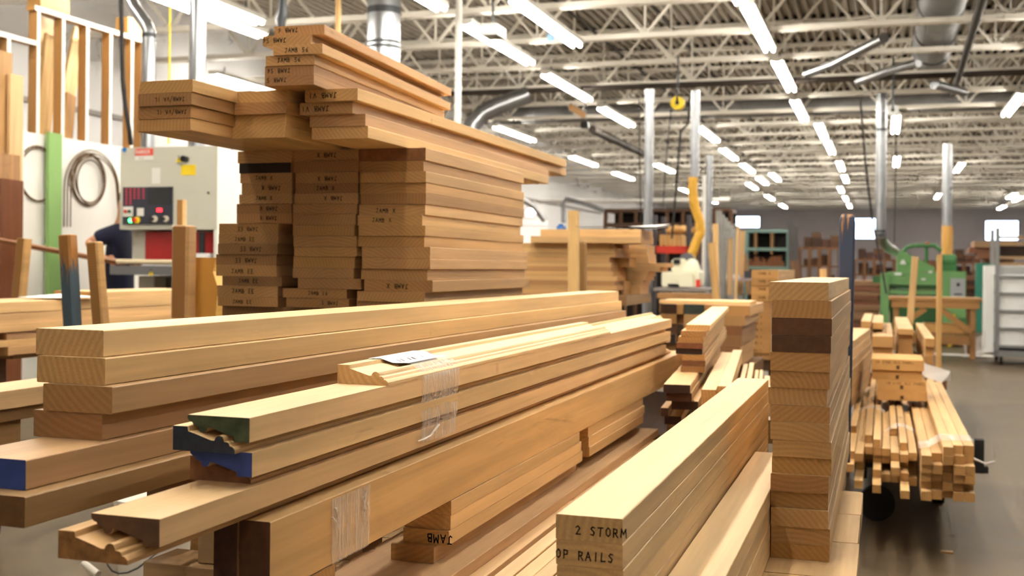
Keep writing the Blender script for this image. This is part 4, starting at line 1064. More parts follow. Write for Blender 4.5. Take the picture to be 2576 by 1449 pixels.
# loose sticks of the middle and inner parts
loose = [(2146,1093,.0),(2158,1136,.0),(2178,1137,0),(2198,1134,0),(2213,1146,0),(2190,1125,-.001),
 (2218,1090,.03),(2232,1091,.03),(2246,1170,0),(2270,1137,.035),(2262,1152,-.0),(2290,1128,0),(2303,1122,.03),(2312,1160,0)]
srt = ['first','second','third','fourth','fifth','sixth','seventh','eighth','ninth','tenth','eleventh','twelfth','thirteenth','fourteenth']
u_in = on_z(2120, 1140, zQ)[0]; u_out = rb0[0] - .004
wl = .038; nl = int((u_out-u_in)/wl)
k = 0
ends_v = [5.6,5.45,5.25,5.25,5.35,5.15,5.5,5.3,5.05,5.35,5.0,5.2,5.4,5.3,5.2]
for layer in range(5):
    for c in range(nl):
        if layer == 0 and c % 3 == 1: continue
        if layer == 4 and c % 2 == 0 and c < nl-4: continue
        uu = u_in + c*wl
        zz_ = zQ - .03 - layer*.036 + (.0 if layer else .0)
        yv = ends_v[(c*3 + layer*5) % len(ends_v)] - (.25 if (layer > 2 and c in (nl-2, nl-5)) else 0) + random.uniform(-.1,.1)
        v = yv*(CA + ((2230-CX)/F)*SA)
        board('stick', 'loose stick on the stick cart, %s layer, %s from the inner side' % (ORD[layer], srt[min(c,13)]), uu, uu + wl - .002 - (.004 if layer == 0 else 0), v, v + 2.9 + random.uniform(-.2,.2), zz_ - .035, zz_, jit((208,160,98), 13), 'loose sticks on the stick cart', yaw=0, chamf=.0008)
for i, (px, py) in enumerate(((2168,1240),(2218,1205),(2282,1260),(2240,1245))):
    pass
qc = empty('stick_cart', 'steel wheeled cart loaded with long sticks on the right', 'cart', (0,0,0))
zq0 = min(zqb, zQ-.03-4*.036-.035)
va_, vb_ = 5.9*(CA+.33*SA), 8.3*(CA+.33*SA)
mb = MB()
for v in (va_+.1, vb_-.5): mb.box(u_in, rb1[0]+.04, v, v+.08, zq0-.06, zq0-.001)
for u in (u_in+.05, rb1[0]-.05): mb.box(u-.03, u+.03, va_, vb_, zq0-.10, zq0-.0605)
mb.build('frame', mat('cart_steel', (64,66,64), .55, .6), qc)
if zqb - zq0 > .003:
    mb = MB(); mb.box(rb0[0], rb1[0], va_+.1, vb_-.5, zq0, zqb-.0005); tinted(mb.build('packer', WOOD, qc), (120,84,50))
else:
    mb = MB(); mb.box(u_in, rb0[0]-.01, va_+.1, vb_-.5, zq0, zQ-.03-4*.036-.0355); tinted(mb.build('packer', WOOD, qc), (120,84,50))
for (px, py, Y) in ((2206,1308,5.78),(2359,1264,6.2)):
    u, v, _ = on_z(px, py, 0)
    r = (zq0-.10)/2
    mb = MB(); ax = 'y' if px < 2300 else 'x'; mb.disc((u, v, r), r, ax, .06, 28); mb.disc((u, v, r), r*.45, ax, .066, 20); mb.build('wheel', RUB, qc, True)
mb = MB(); u, v, _ = at(2458, 1130, 5.6); mb.box(u-.012,u+.03,v-.03,v+.03, .27, .43); mb.box(u+.0,u+.05,v-.02,v+.02,.27,.30); mb.build('side_stanchion', RUB, qc)
for u in (u_in+.1, rb1[0]-.1):
    mb = MB(); mb.disc((u, vb_-.6, .09), .085, 'x', .05); mb.build('wheel', RUB, qc)
# sheaf of boards at the inner side, fanned a little outward
sh = [(222,180,122),(214,168,110),(210,162,104),(206,158,98),(214,168,110),(202,152,94),(208,160,102),(204,154,92)]
YF = -.052; ub_ = u_in - .006
fu, fv, fz = at(2195, 826, 7.8)
for i in range(8):
    t_ = .047; zt_s = .475 + 8*t_ - i*t_; Lb = 2.5 + random.uniform(-.06,.06) + (.03*i)
    s_, c_ = math.sin(YF), math.cos(YF)
    ru = fu - .004*abs(i-3); 
    board('wide_board', 'wide board in the fanned sheaf at the inner side of the stick cart, ' + ORD[i], ru - .30 + s_*Lb, ru + s_*Lb, fv - c_*Lb, fv, zt_s - t_, zt_s, sh[i % 8], 'sheaf of wide boards', yaw=YF)
shc = empty('lumber_cart', 'small carrier under the fanned sheaf beside the stick cart', 'cart', (0,0,0))
mb = MB(); mb.box(ub_-.28, ub_-.02, 6.0, 7.6, .4, .4745); tinted(mb.build('deck', WOOD, shc), (120,84,50))
mb = MB()
for u in (ub_-.24, ub_-.06):
    for v in (6.1, 7.4): mb.box(u-.03,u+.03,v-.03,v+.03,0,.4)
tinted(mb.build('leg', WOOD, shc), (90,62,38))
# film bands over the loose sticks
for lab, px0, px1, py in (('short curl of clear film over the inner loose sticks', 2158, 2226, 1025), ('short band of clear film over the middle loose sticks', 2226, 2300, 1072)):
    a = on_z(px0, py, zQ+.0); b_ = on_z(px1, py, zQ+.0)
    mb = MB(); K = 8
    for j in range(K+1):
        f = j/K; u = a[0]+(b_[0]-a[0])*f; v = a[1]+(b_[1]-a[1])*f; z = zQ - .026 + .03*math.sin(math.pi*f) 
        mb.v += [(u, v-.04, z), (u, v+.05, z+.004)]
    for j in range(K): mb.f.append((2*j, 2*j+1, 2*j+3, 2*j+2)); mb.m.append(0)
    thing(mb.build('stretch_film', FILM, smooth=True), lab, 'film')
# flat cartons on the sticks
CARD = mat('cardboard', (202,154,92), .7, noise=.08, nscale=8)
zc_ = zQ + .0005
u0c, v0c, _ = on_z(2206, 1005, zc_); u1c = on_z(2331, 1007, zc_)[0]
hts = [.058, .056, .058, .062]
for i in range(4):
    t_ = hts[i]; du = [0,.0,-.028,-.03][i]; w_ = (u1c-u0c) + [0,-.005,.0,.012][i]
    ca = empty('flat_carton', 'flat tan carton on the loose sticks, %s of the four' % ['lowest','second lowest','third lowest','topmost'][i], 'carton', (u0c+du, v0c + [0,.01,.02,.0][i], zc_), group='flat cartons on the stick cart')
    mb = MB(); mb.box(0, w_, 0, .46, .0005, t_-.0005, 0, .003)
    mb.build('carton_body', CARD, ca)
    mb = MB()
    if i in (1, 3):
        write(mb, 'IN SIDE ALL PANEL', .02 if i == 3 else .05, t_-.024, .014, -.0006, 0, wr=.62)
    mb.box(w_*.5-.008, w_*.5+.010, -.0006, -.0001, .006, .028)
    mb.build('carton_print', mat('print_dark',(92,62,30),.7), ca, recalc=False)
    zc_ += t_
# rear cart with bars
zR_ = .45
gr = 'thick bars on the rear cart'
def bar_(lab, pr, pl, z, tt, L_, tint, n, cat='bar'):
    u1, v, _ = on_z(pr[0], pr[1], z); u0 = on_v(pl, pr[1], v)[0]
    for i in range(n):
        board('timber_bar', lab + ', ' + ORD[i] + ' of its column', u0 + .004*(i%2), u1 - .003*(i%3), v + random.uniform(-.02,.02) + .03*(i % 2), v + L_, z - (i+1)*tt + (0 if True else 0), z - i*tt, tint if i == 0 else jit((204,154,94),10), gr)
    return v, z - n*tt
q1 = bar_('thick pale bar in the middle of the rear cart', (2298,828), 2258, .79, .045, 2.4, (232,192,134), 6)
q2 = bar_('thick bar by the golden stake on the rear cart', (2352,852), 2327, .75, .062, 2.6, (222,178,116), 4)
q3 = bar_('wide thick bar on the inner side of the rear cart', (2247,847), 2194, .77, .078, 2.2, (214,168,112), 3)
q4 = bar_('short bar laid over the inner wide bars', (2191,808), 2166, .86, .05, 1.6, (226,184,124), 1)
q5 = bar_('second short bar next to the one over the wide bars', (2222,812), 2194, .845, .05, 1.6, (228,188,130), 1)
rc = empty('lumber_cart', 'rear cart with upright stakes behind the stick cart', 'cart', (0,0,0))
vr = min(q1[0], q2[0], q3[0]); ua = on_v(2185, 850, vr)[0]; ub = on_v(2372, 850, vr)[0]
zr_ = min(q1[1], q2[1], q3[1])
for q, p0, p1 in ((q1,2258,2298),(q2,2327,2352),(q3,2194,2247)):
    if q[1]-zr_ > .002:
        mb = MB(); mb.box(on_v(p0,840,q[0])[0]+.005, on_v(p1,840,q[0])[0]-.008, q[0]+.1, q[0]+2.0, zr_, q[1]-.0005); tinted(mb.build('packer', WOOD, rc), (130,92,56))
mb = MB(); mb.box(ua-.03, ub+.03, vr+.05, vr+2.5, zr_-.1, zr_-.0005); tinted(mb.build('deck', WOOD, rc), (130,94,60))
for q, p0, p1, zz2 in ((q4,2166,2191,.0),(q5,2194,2222,.0)):
    mb = MB(); a0, a1 = on_v(p0,812,q[0])[0], on_v(p1,812,q[0])[0]; mb.box(a0+.005, a1-.005, q[0]+.2, q[0]+.3, .7705, q[1]-.0005); tinted(mb.build('packer', WOOD, rc), (130,92,56))
    mb = MB(); mb.box(a0+.005, a1-.005, q[0]+.8, q[0]+.9, zr_, q[1]-.0005); 
mb = MB()
for u in (ua+.06, ub-.06):
    for v in (vr+.2, vr+2.2): mb.disc((u, v, .1), .1, 'x', .05); mb.box(u-.03,u+.03,v-.03,v+.03,.12,zr_-.1)
mb.build('caster', RUB, rc)
px_stake('cart_stake', 'golden brown stake at the outer corner of the rear cart', (2361, 935), (2364, 640), 8.25, 8.25, .038, .04, WOODZ, tint=(196,142,66))
px_stake('cart_stake', 'leaning pale batten at the far end of the rear cart', (2286, 850), (2303, 645), 11.2, 11.2, .062, .03, WOODZ, tint=(216,168,104))
# crumpled film by the cartons
u, v, z = at(2350, 926, 7.9)
mb = MB(); 
for k in range(4): mb.add([(-.10,k*.02,-.05),(.05,k*.02,-.10),(.11,k*.02+.01,-.02-.02*k),(-.06,k*.02,.03)],[(0,1,2,3)])
thing(mb.build('film_wad', MATS['film_white']), 'crumpled wad of pale film beside the cartons', 'film', (u, v, z))

# ---------------------------------------------------------------- green planer
GR = mat('machine_green', (112,160,100), .45, spec=.4); DGR = mat('machine_green_dark', (60,110,62), .5)
Yg = 19.0
vG = Yg*((2320-CX)/F*SA+CA)
def gz(px, py, v=vG): u, v_, z = on_v(px, py, v); return u, z
ug, _ = gz(2215, 700)
pl = empty('planer', 'green planing machine with slanted hood under a dust pipe', 'machine', (0,0,0))
def gb(px0,px1,py0,py1,y0,y1,name,m,par=None,c=0,zz=None):
    (u0,z1),(u1,z0) = gz(px0,py0),gz(px1,py1)
    if zz is not None: z0 = zz
    mb = MB(); mb.box(u0,u1,vG+y0,vG+y1,z0,z1,0,0); return mb.build(name,m,par or pl)
gb(2215,2235,686,850,-.1,.9,'side_frame',GR,zz=0.05)
gb(2368,2428,682,860,-.05,.95,'end_housing',GR,zz=0.05)
gb(2235,2368,684,718,0,.9,'upper_body',GR)
gb(2240,2368,718,728,.08,.85,'pressure_bar',DGR)
gb(2238,2368,729,742,-.06,.9,'planer_bed',GR)
gb(2240,2366,743,850,.25,.8,'base',DGR,zz=.04)
gb(2196,2216,694,712,.1,.5,'handle_bracket',DGR)
gb(2391,2427,700,756,-.06,-.052,'control_plate',mat('plate_steel',(168,172,176),.45))
gb(2406,2414,712,720,-.066,-.061,'control_button',BLK); gb(2400,2420,738,742,-.066,-.061,'control_button',BLK)
gb(2250,2268,686,692,-.004,-.0005,'maker_plate',MATS['plate_light'])
gb(2318,2328,700,705,-.004,-.0005,'white_tag',MATS['plate_light']); gb(2336,2345,681,687,-.004,-.0005,'white_tag',MATS['plate_light'])
pts = [gz(2257,684),gz(2352,684),gz(2352,672),gz(2267,629),gz(2257,640)]
mb = MB(); mb.prism([(u,z) for u,z in pts], vG+.1, vG+.75); mb.build('hood', GR, pl)
u, z = gz(2272,660); mb = MB(); mb.prism([(u-.05,z-.03),(u+.05,z-.03),(u+.01,z+.05),(u-.03,z+.03)], vG+.095, vG+.0995); mb.build('hood_sticker', MATS['plate_light'], pl)
(ua,za),(ub,zb_) = gz(2282,622), gz(2354,616)
mb = MB(); mb.tube([(gz(2272,636)[0],vG+.45,gz(2272,636)[1]),(ua,vG+.45,za),(gz(2300,616)[0],vG+.45,gz(2300,616)[1]),(ub,vG+.45,zb_),(gz(2372,630)[0],vG+.45,gz(2372,630)[1])], .035, 10); mb.tube([(gz(2333,617)[0],vG+.45,gz(2333,617)[1]),(gz(2333,660)[0],vG+.45,gz(2333,660)[1])], .03, 10); mb.build('bent_rail', DGR, pl, True)
u, z = gz(2336,611); mb = MB(); mb.disc((u,vG+.45,z), .03, 'z', .04, 12); mb.build('rail_knob', mat('knob_orange',(214,110,50),.5), pl)
u, z = gz(2394,656); mb = MB(); mb.tube([(u-.22,vG+.45,z),(u-.18,vG+.45,z),(u+.08,vG+.45,z),(u+.1,vG+.45,z)], [.08,.11,.11,.07], 20); mb.box(u-.15,u+.1,vG+.35,vG+.55,gz(2394,684)[1],z-.06); mb.build('motor', DGR, pl, True)
gb(2400,2432,800,862,-.12,-.06,'belt_guard',DGR,zz=.1)
u, z = gz(2400,790); mb = MB(); mb.tube([(u,vG-.08,z),(u,vG-.09,z-.35),(u-.05,vG-.1,z-.5),(u-.2,vG-.1,z-.62)], .02, 8); mb.build('yellow_cable', YL, pl, True)
# ---------------------------------------------------------------- work table before it
Yt = 16.6; vT = Yt*((2350-CX)/F*SA+CA)
def tz(px, py, v=vT): u, v_, z = on_v(px, py, v); return u, z
tb = empty('work_table', 'long timber work table with diagonal braces before the green planer', 'table', (0,0,0))
ut0, zt0 = tz(2235, 745); ut1, zt1 = tz(2468, 750)
def tbx(u0,u1,v0,v1,z0,z1,nm,tint):
    mb = MB(); mb.box(u0,u1,v0,v1,z0,z1); o = mb.build(nm, WOOD, tb); tinted(o, tint); return o
tbx(ut0,ut1,vT-.35,vT+.35,zt0-.045,zt0,'tabletop',(200,146,84))
tbx(ut0+.04,ut1-.04,vT-.33,vT-.29,zt0-.15,zt0-.046,'apron',(196,142,80))
for u in (ut0+.07, ut1-.16):
    for v in (vT-.28, vT+.2): tbx(u,u+.075,v,v+.075,0,zt0-.046,'leg',(190,138,78))
tbx(ut0+.1,ut1-.15,vT-.31,vT-.282,.20,.33,'lower_rail',(178,122,68))
tbx(ut0+.05,ut1-.1,vT-.20,vT+.2,.331,.36,'lower_shelf',(170,118,68))
for s in (0,1):
    mb = MB()
    p = Vector((ut0+.12, vT-.295, .42)) if s == 0 else Vector((ut1-.14, vT-.295, .38)); q = Vector((ut0+.5, vT-.295, zt0-.16)) if s == 0 else Vector((ut1-.56, vT-.295, zt0-.16))
    mb.bar(p, q, .08, .03); tinted(mb.build('brace', WOOD, tb), (194,140,78))
u, z = tz(2370,800); mb = MB(); mb.box(-.25,.3,-.18,.15,0,.13,0,.004); thing(mb.build('cardboard_box', CARD), 'cardboard box on the lower shelf of the work table', 'box', (u, vT, .3605))
# ---------------------------------------------------------------- white plastic bin rack and grey trolley
Yr = 15.3; vR_ = Yr*((2540-CX)/F*SA+CA)
def rz(px, py, v=vR_): u, v_, z = on_v(px, py, v); return u, z
HALF = mat('curtain_white', (232,232,232), .45)
tr = empty('shelf_trolley', 'grey steel trolley of stacked white trays wrapped in white film', 'trolley', (0,0,0))
GS = mat('grey_steel', (140,140,140), .5, .5)
u0, zt0_ = rz(2510, 573); u0b, z0b = rz(2510, 900)
u_end = rz(2660, 700)[0]
mb = MB(); mb.box(u0-.025,u0+.025,vR_-.03,vR_+.03,.12,zt0_); mb.box(u_end-.05,u_end,vR_-.03,vR_+.03,.12,zt0_); mb.box(u0-.025,u0+.025,vR_+.75,vR_+.8,.12,zt0_); mb.build('upright', GS, tr)
mb = MB()
for py in (697,739,783,827,872): 
    z = rz(2540,py)[1]; mb.box(u0-.02,u_end,vR_-.025,vR_+.8,z-.018,z+.018)
z = rz(2540,890)[1]; mb.box(u0-.03,u_end,vR_-.03,vR_+.8,z-.04,z+.04); mb.build('shelf_rail', GS, tr)
mb = MB(); z1 = rz(2540,670)[1]; mb.box(u0+.03,u_end-.06,vR_+.01,vR_+.75,.24,z1)
for k in range(3): mb.box(u0+.30+.33*k,u0+.32+.33*k,vR_-.004,vR_+.01,.3,z1-.15)
mb.build('white_trays', HALF, tr)
mb = MB(); mb.box(rz(2480,700)[0],u0-.03,vR_+.05,vR_+.5,.16,rz(2490,668)[1]); mb.box(u0-.03,u_end,vR_-.01+.02,vR_+.1,rz(2540,694)[1]+.02,rz(2540,668)[1]); mb.build('film_wrap', HALF, tr)
mb = MB()
for u in (u0+.06, u_end-.1):
    for v in (vR_+.05, vR_+.7): mb.disc((u,v,.06),.06,'x',.035,16); mb.box(u-.025,u+.025,v-.04,v+.04,.1,.14)
mb.build('caster', RUB, tr)
# white sheets on the floor
u, v, z = on_z(2400, 893, 0); mb = MB()
mb.add([(-.55,-.12,.004),(.5,-.2,.004),(.62,.12,.006),(-.5,.22,.005)],[(0,1,2,3)]); mb.add([(.15,0,.01),(.42,.02,.012),(.40,.10,.30),(.12,.06,.26)],[(0,1,2,3)])
thing(mb.build('foam_sheet', PAPER), 'white foam sheets lying on the floor by the table leg', 'sheet', (u, v, 0))
u, v, z = on_z(2455, 900, 0); mb = MB(); mb.add([(-.2,0,.005),(-.12,-.06,.005),(.30,.2,.1),(.24,.27,.11)],[(0,1,2,3)]); mb.add([(-.2,0,.02),(-.12,-.06,.02),(.30,.2,.115),(.24,.27,.125)],[(0,1,2,3)])
thing(mb.build('foam_strip', PAPER), 'white strip slanting from the floor up to the film wrapped trolley', 'strip', (u, v, 0))
# wood chips on the floor
u, v, z = on_z(2385, 1392, 0); mb = MB(); mb.box(-.03,.02,-.01,.02,0,.008); thing(mb.build('wood_chip', WOOD), 'small wood chip on the bare floor near the bottom edge', 'chip', (u,v,0), tint=(190,150,110))
# ================================================================ ROOM SHELL AND CEILING
def struct(name, mb, mats, label=None, **k):
    o = mb.build(name, mats); o.rotation_euler = (0,0,-A); put(o, name, label, None, None, 'structure'); return o
UL, UR, VBK, VF_ = -9.6, 12.0, -6.0, 56.0
ZJ = 4.0; ZTOP = 4.86; ZD = 4.93
# floor: polished concrete
m, nt, b = nmat('concrete'); N = nt.nodes.new; Lk = nt.links.new
tc = N('ShaderNodeTexCoord')
n1 = N('ShaderNodeTexNoise'); n1.inputs['Scale'].default_value = .55; n1.inputs['Detail'].default_value = 6; n1.inputs['Distortion'].default_value = 1.2
n2 = N('ShaderNodeTexNoise'); n2.inputs['Scale'].default_value = 7; n2.inputs['Detail'].default_value = 6; n2.inputs['Roughness'].default_value = .7
Lk(tc.outputs['Object'], n1.inputs['Vector']); Lk(tc.outputs['Object'], n2.inputs['Vector'])
ad = N('ShaderNodeMath'); ad.operation = 'ADD'; Lk(n1.outputs['Fac'], ad.inputs[0]); Lk(n2.outputs['Fac'], ad.inputs[1])
cr = N('ShaderNodeValToRGB'); cr.color_ramp.elements[0].position = .36; cr.color_ramp.elements[0].color = lin((76,61,44))+(1,); cr.color_ramp.elements[1].position = .66; cr.color_ramp.elements[1].color = lin((122,105,82))+(1,)
hf = N('ShaderNodeMath'); hf.operation = 'MULTIPLY'; hf.inputs[1].default_value = .5; Lk(ad.outputs[0], hf.inputs[0]); Lk(hf.outputs[0], cr.inputs[0]); Lk(cr.outputs[0], b.inputs['Base Color'])
rr_ = N('ShaderNodeMapRange'); rr_.inputs['To Min'].default_value = .28; rr_.inputs['To Max'].default_value = .6; Lk(n2.outputs['Fac'], rr_.inputs['Value']); Lk(rr_.outputs[0], b.inputs['Roughness'])
b.inputs['Specular IOR Level'].default_value = .3
CONC = m
mb = MB(); mb.box(UL-.3, UR+.3, VBK-.3, VF_+.3, -.2, 0); struct('floor', mb, CONC, 'polished grey brown concrete floor')
WALLM = mat('wall_white', (226,224,224), .7, noise=.05, nscale=.6)
FARW = mat('far_wall', (206,198,200), .75, noise=.06, nscale=.4)
mb = MB(); mb.box(UL-.2, UL, VBK, VF_, 0, ZD); struct('wall_left', mb, WALLM, 'long white block wall along the shop')
mb = MB(); mb.box(UR, UR+.2, VBK, VF_, 0, ZD); struct('wall_right', mb, WALLM, 'white wall on the other side of the shop')
mb = MB(); mb.box(UL, UR, VBK-.2, VBK, 0, ZD); struct('wall_back', mb, WALLM, 'wall behind the photographer')
mb = MB(); mb.box(UL, UR, VF_, VF_+.2, 0, ZD); struct('wall_far', mb, FARW, 'grey end wall far down the shop')
# a ledge and conduit along the left wall
mb = MB(); mb.box(UL, UL+.06, 5, 40, 3.1, 3.16); struct('trim_1', mb, mat('ledge_grey',(150,144,138),.6), 'grey conduit rail along the white wall')
# ribbed roof deck
CEIL = mat('deck_white', (182,173,158), .6, noise=.05, nscale=3)
RIB = .13
mb = MB(); p = RIB; u = UL; prof = []
while u < UR:
    prof += [(u, ZD), (u+.06, ZD), (u+.072, ZD-.065), (u+.118, ZD-.065)]; u += p
vs = [(x, VBK, z) for x, z in prof] + [(x, VF_, z) for x, z in prof]; n = len(prof)
mb.add(vs, [(i, i+1, n+i+1, n+i) for i in range(n-1)])
mb.add([(UL,VBK,ZD+.02),(UR,VBK,ZD+.02),(UR,VF_,ZD+.02),(UL,VF_,ZD+.02)],[(0,1,2,3)])
struct('ceiling', mb, CEIL, 'white ribbed metal roof deck')
# open web joists across the shop
JM = mat('joist_white', (242,236,224), .5)
def joist_meshes():
    a = MB(); a.box(UL, UR, -.065, -.012, ZJ, ZJ+.055); a.box(UL, UR, .012, .065, ZJ, ZJ+.055); a.box(UL,UR,-.065,.065,ZJ-.006,ZJ)
    t = MB(); t.box(UL, UR, -.07, -.012, ZTOP-.055, ZTOP-.002); t.box(UL, UR, .012, .07, ZTOP-.055, ZTOP-.002)
    w = MB(); pan = 1.35; u = .62 - 7*pan; k = 0
    while u + pan < UR + .2:
        w.bar((u,0,ZTOP-.03),(u+pan/2,0,ZJ+.03),.034,.034); w.bar((u+pan/2,0,ZJ+.03),(u+pan,0,ZTOP-.03),.034,.034); w.bar((u+pan/2,0,ZJ+.03),(u+pan/2,0,ZTOP-.03),.024,.024)
        u += pan
    nb = MB(); u = UL
    while u < UR:
        nb.box(u+.004, u+.056, -.02, .02, ZTOP+.004, ZD-.004); u += RIB
    return a, t, w, nb
a, t, w, nb = joist_meshes()
NOTCH = mat('gap_shade_dark', (70, 62, 54), .9)  # dark blocks over each joist stand in for shade in the deck gaps
first = None
vj = []
v = 1.2; 
while v < VF_: vj.append(v); v += 1.78
for i, v in enumerate(vj):
    r = empty('ceiling_joist', 'white open web roof joist running across the shop', None, (0, v, 0), kind='structure', group='roof joists')
    if first is None:
        first = [mm.build(nm, mt, r) for mm, nm, mt in ((a,'bottom_chord',JM),(t,'top_chord',JM),(w,'web',JM),(nb,'rib_gap_shade',NOTCH))]
    else:
        for o in first:
            c = o.copy(); COL.objects.link(c); c.parent = r
# dark pipe along one joist, and lengthwise dark pipes
PIPE = mat('pipe_dark', (70,62,56), .5, .4)
def pipe(name, lab, pts, r, m, cat='pipe', group=None, seg=12, world=False, parent=None):
    mb = MB(); mb.tube(pts, r, seg); o = mb.build(name, m, smooth=True); return thing(o, lab, cat, (0,0,0), group=group)
def on_h(px, py, h): return on_z(px, py, H+h)
a_ = on_h(2459, 5, 2.62); b_ = on_h(2395, 236, 2.62)
pipe('ceiling_pipe', 'dark pipe slanting down the view under the joists near the right edge', [(a_[0],a_[1]-3,a_[2]),(b_[0]+.02,b_[1],b_[2])], .045, PIPE)
c_ = on_h(1900, 207, 2.66)
pipe('ceiling_pipe', 'dark sprinkler pipe crossing under the roof joists before the big duct', [(UL+.3,c_[1],c_[2]),(UR-.3,c_[1],c_[2])], .04, PIPE)
d_ = on_h(1490, 326, 2.45); e_ = on_h(1625, 392, 2.45)
pipe('ceiling_pipe', 'dark grey pipe hung under the joists beside the lamp row', [d_, (d_[0], e_[1], d_[2])], .07, PIPE)
u_ = on_h(1100, 0, 3.3)[0]
for k, (px, py) in enumerate(((1100,20),(1420,20),(1640,15))):
    q = on_h(px, py, 3.45)
    pipe('ceiling_bridging', 'dark slim bridging rod running lengthwise over the joists, ' + ['nearest the big spiral duct','between the two brightest lamp rows','toward the twin lamp rows'][k], [(q[0],4,q[2]),(q[0],50,q[2])], .022, PIPE)['kind'] = 'structure'
# ---------------------------------------------------------------- galvanised ducts
GALV = mat('galvanised', (158,160,164), .3, .9, noise=.12, nscale=5); GAL2 = mat('galvanised_dull', (158,158,160), .42, .75, noise=.15, nscale=4)
vD_ = min(vj, key=lambda q: abs(q-21.5)) + .89
zD_ = H + 2.98
dm = empty('main_duct', 'long silver dust duct crossing the shop under the roof', 'duct', (0,0,0))
mb = MB(); mb.tube([(-7.6,vD_,zD_),(9.5,vD_,zD_)], .19, 24); mb.build('duct_pipe', GAL2, dm, True)
for u in range(-7, 10):
    mb = MB(); mb.tube([(u,vD_,zD_),(u+.05,vD_,zD_)], .2, 24); mb.build('duct_band', GALV, dm, True)
ub_ = .62; zb_ = H + 3.12
bd = empty('big_duct', 'fat silver duct running lengthwise above the joists toward the cross duct', 'duct', (0,0,0))
mb = MB(); mb.tube([(ub_,8,zb_),(ub_,17.4,zb_),(ub_,17.7,zb_)], [.27,.27,.24], 28); mb.build('duct_pipe', GAL2, bd, True)
for v in (11,12.6,14.2,15.8,17):
    mb = MB(); mb.tube([(ub_,v,zb_),(ub_,v+.05,zb_)], .278, 28); mb.build('duct_band', STEEL, bd, True)
mb = MB()
for v in (13.2, 13.5): mb.tube([(ub_-.2,v,zb_+.05),(ub_-.42,v-.05,zb_+.05)], .09, 14)
mb.build('duct_stub', GAL2, bd, True)
pa, pb = on_h(2055,180,2.75), on_h(2290,150,2.75)
pipe('branch_duct', 'slim silver branch duct slanting between the joists below the fat duct', [on_h(2030,186,2.58), on_h(2100,160,2.6), on_h(2225,95,2.62)], .06, GALV, 'duct')
pipe('branch_duct', 'silver branch duct entering the cross duct beside the fat duct', [on_h(2160,205,2.5), on_h(2230,180,2.5), on_h(2310,158,2.52)], .055, GAL2, 'duct')
pipe('branch_duct', 'short bright branch duct right of the fat duct', [on_h(2350,212,2.4), on_h(2425,232,2.4)], .06, GALV, 'duct')
# curved elbow beyond the stack
Ye_ = 17.0
pts = [at(1330,238,Ye_), at(1250,268,Ye_), at(1215,285,Ye_), at(1190,312,Ye_), at(1182,350,Ye_), at(1182,420,Ye_)]
pipe('duct_elbow', 'silver duct elbow turning down just beyond the long top boards', pts, .13, GALV, 'duct', seg=18)
# vertical drops
def drop(name, lab, px, Y, w_px, ztop, zbot, m, extra=None, bands=()):
    u, v, _ = at(px, 400, Y); r = w_px*Y/F/2
    o = empty(name, lab, 'duct', (u, v, 0))
    mb = MB(); pts = [(0,0,zbot),(0,0,ztop)]
    if extra: pts = pts + extra
    mb.tube(pts, r, 24); mb.build('duct_pipe', m, o, True)
    if bands:
        for z in bands:
            mb = MB(); mb.tube([(0,0,z),(0,0,z+.035)], r*1.02, 24); mb.build('duct_band', STEEL, o, True)
    return o, u, v, r
zs = zc1 + .012
Yd1 = 9.85
o, u1_, v1_, r1_ = drop('dust_pipe', 'silver dust pipe with a bend rising from the sanding machine at the wall side', 371, Yd1, 34, H+(658-80)*Yd1/F, zs, GALV,
     extra=[(-.03,0,H+(658-62)*Yd1/F), (-.15,0,H+(658-18)*Yd1/F), (-.23,0,H+(658+20)*Yd1/F)], bands=(H+(658-95)*Yd1/F,))
drop('dust_pipe', 'bright straight silver dust pipe rising from the sanding machine', 494, 9.9, 43, 4.7, zs, GALV)
drop('spiral_duct', 'wide bright spiral duct with dark bands behind the top boards', 962, 12.0, 84, 4.75, 0, GALV, bands=[H + (663-y)*12.0/F for y in (112,124,28,36,-5)])
o, *_ = drop('steel_pole', 'slim white pole just beyond the highest boards', 1150, 12.2, 17, 4.7, 0, WHITE)
drop('dust_pipe', 'silver pipe standing behind the cross pile with cords beside it', 1632, 14.5, 23, H+(671-225)*14.5/F, 0, GALV)
o, u6_, v6_, r6_ = drop('dust_pipe', 'silver pipe that ends in the yellow hose', 1748, 15.5, 22, H+(672-228)*15.5/F, H+(672-445)*15.5/F, GALV)
HOSE = mat('hose_yellow', (226,172,62), .4, noise=.1, nscale=20)
def P15(px, py, Y=15.5): 
    u, v, z = at(px, py, Y); return Vector((u-u6_, v-v6_, z))
mb = MB(); pts = [P15(1744,446),P15(1742,480),P15(1748,520),P15(1760,555),P15(1762,585),P15(1750,612),P15(1740,640),P15(1736,662)]
fine = []
for p_, q_ in zip(pts, pts[1:]):
    for k in range(4): fine.append(p_.lerp(q_, k/4))
fine.append(pts[-1])
mb.tube(fine, [.062 + .004*(i % 2) for i in range(len(fine))], 16); mb.build('flex_hose', HOSE, o, True)
drop('dust_pipe', 'thin grey pipe standing by the grey racks', 1785, 18.0, 16, H+(672-390)*18/F, 0, GALV)
drop('dust_pipe', 'pale pipe beside the thin grey one', 1772, 20.0, 9, H+(672-440)*20/F, 0, WHITE)
Yp8 = 17.2
o, u8_, v8_, r8_ = drop('dust_pipe', 'silver pipe bending down to the green planer hood', 2217, Yp8, 25, H+(678-235)*Yp8/F, H+(678-588)*Yp8/F, GALV, bands=(H+(678-585)*Yp8/F, H+(678-330)*Yp8/F))
def P8(px, py, Y): u, v, z = at(px, py, Y); return (u-u8_, v-v8_, z)
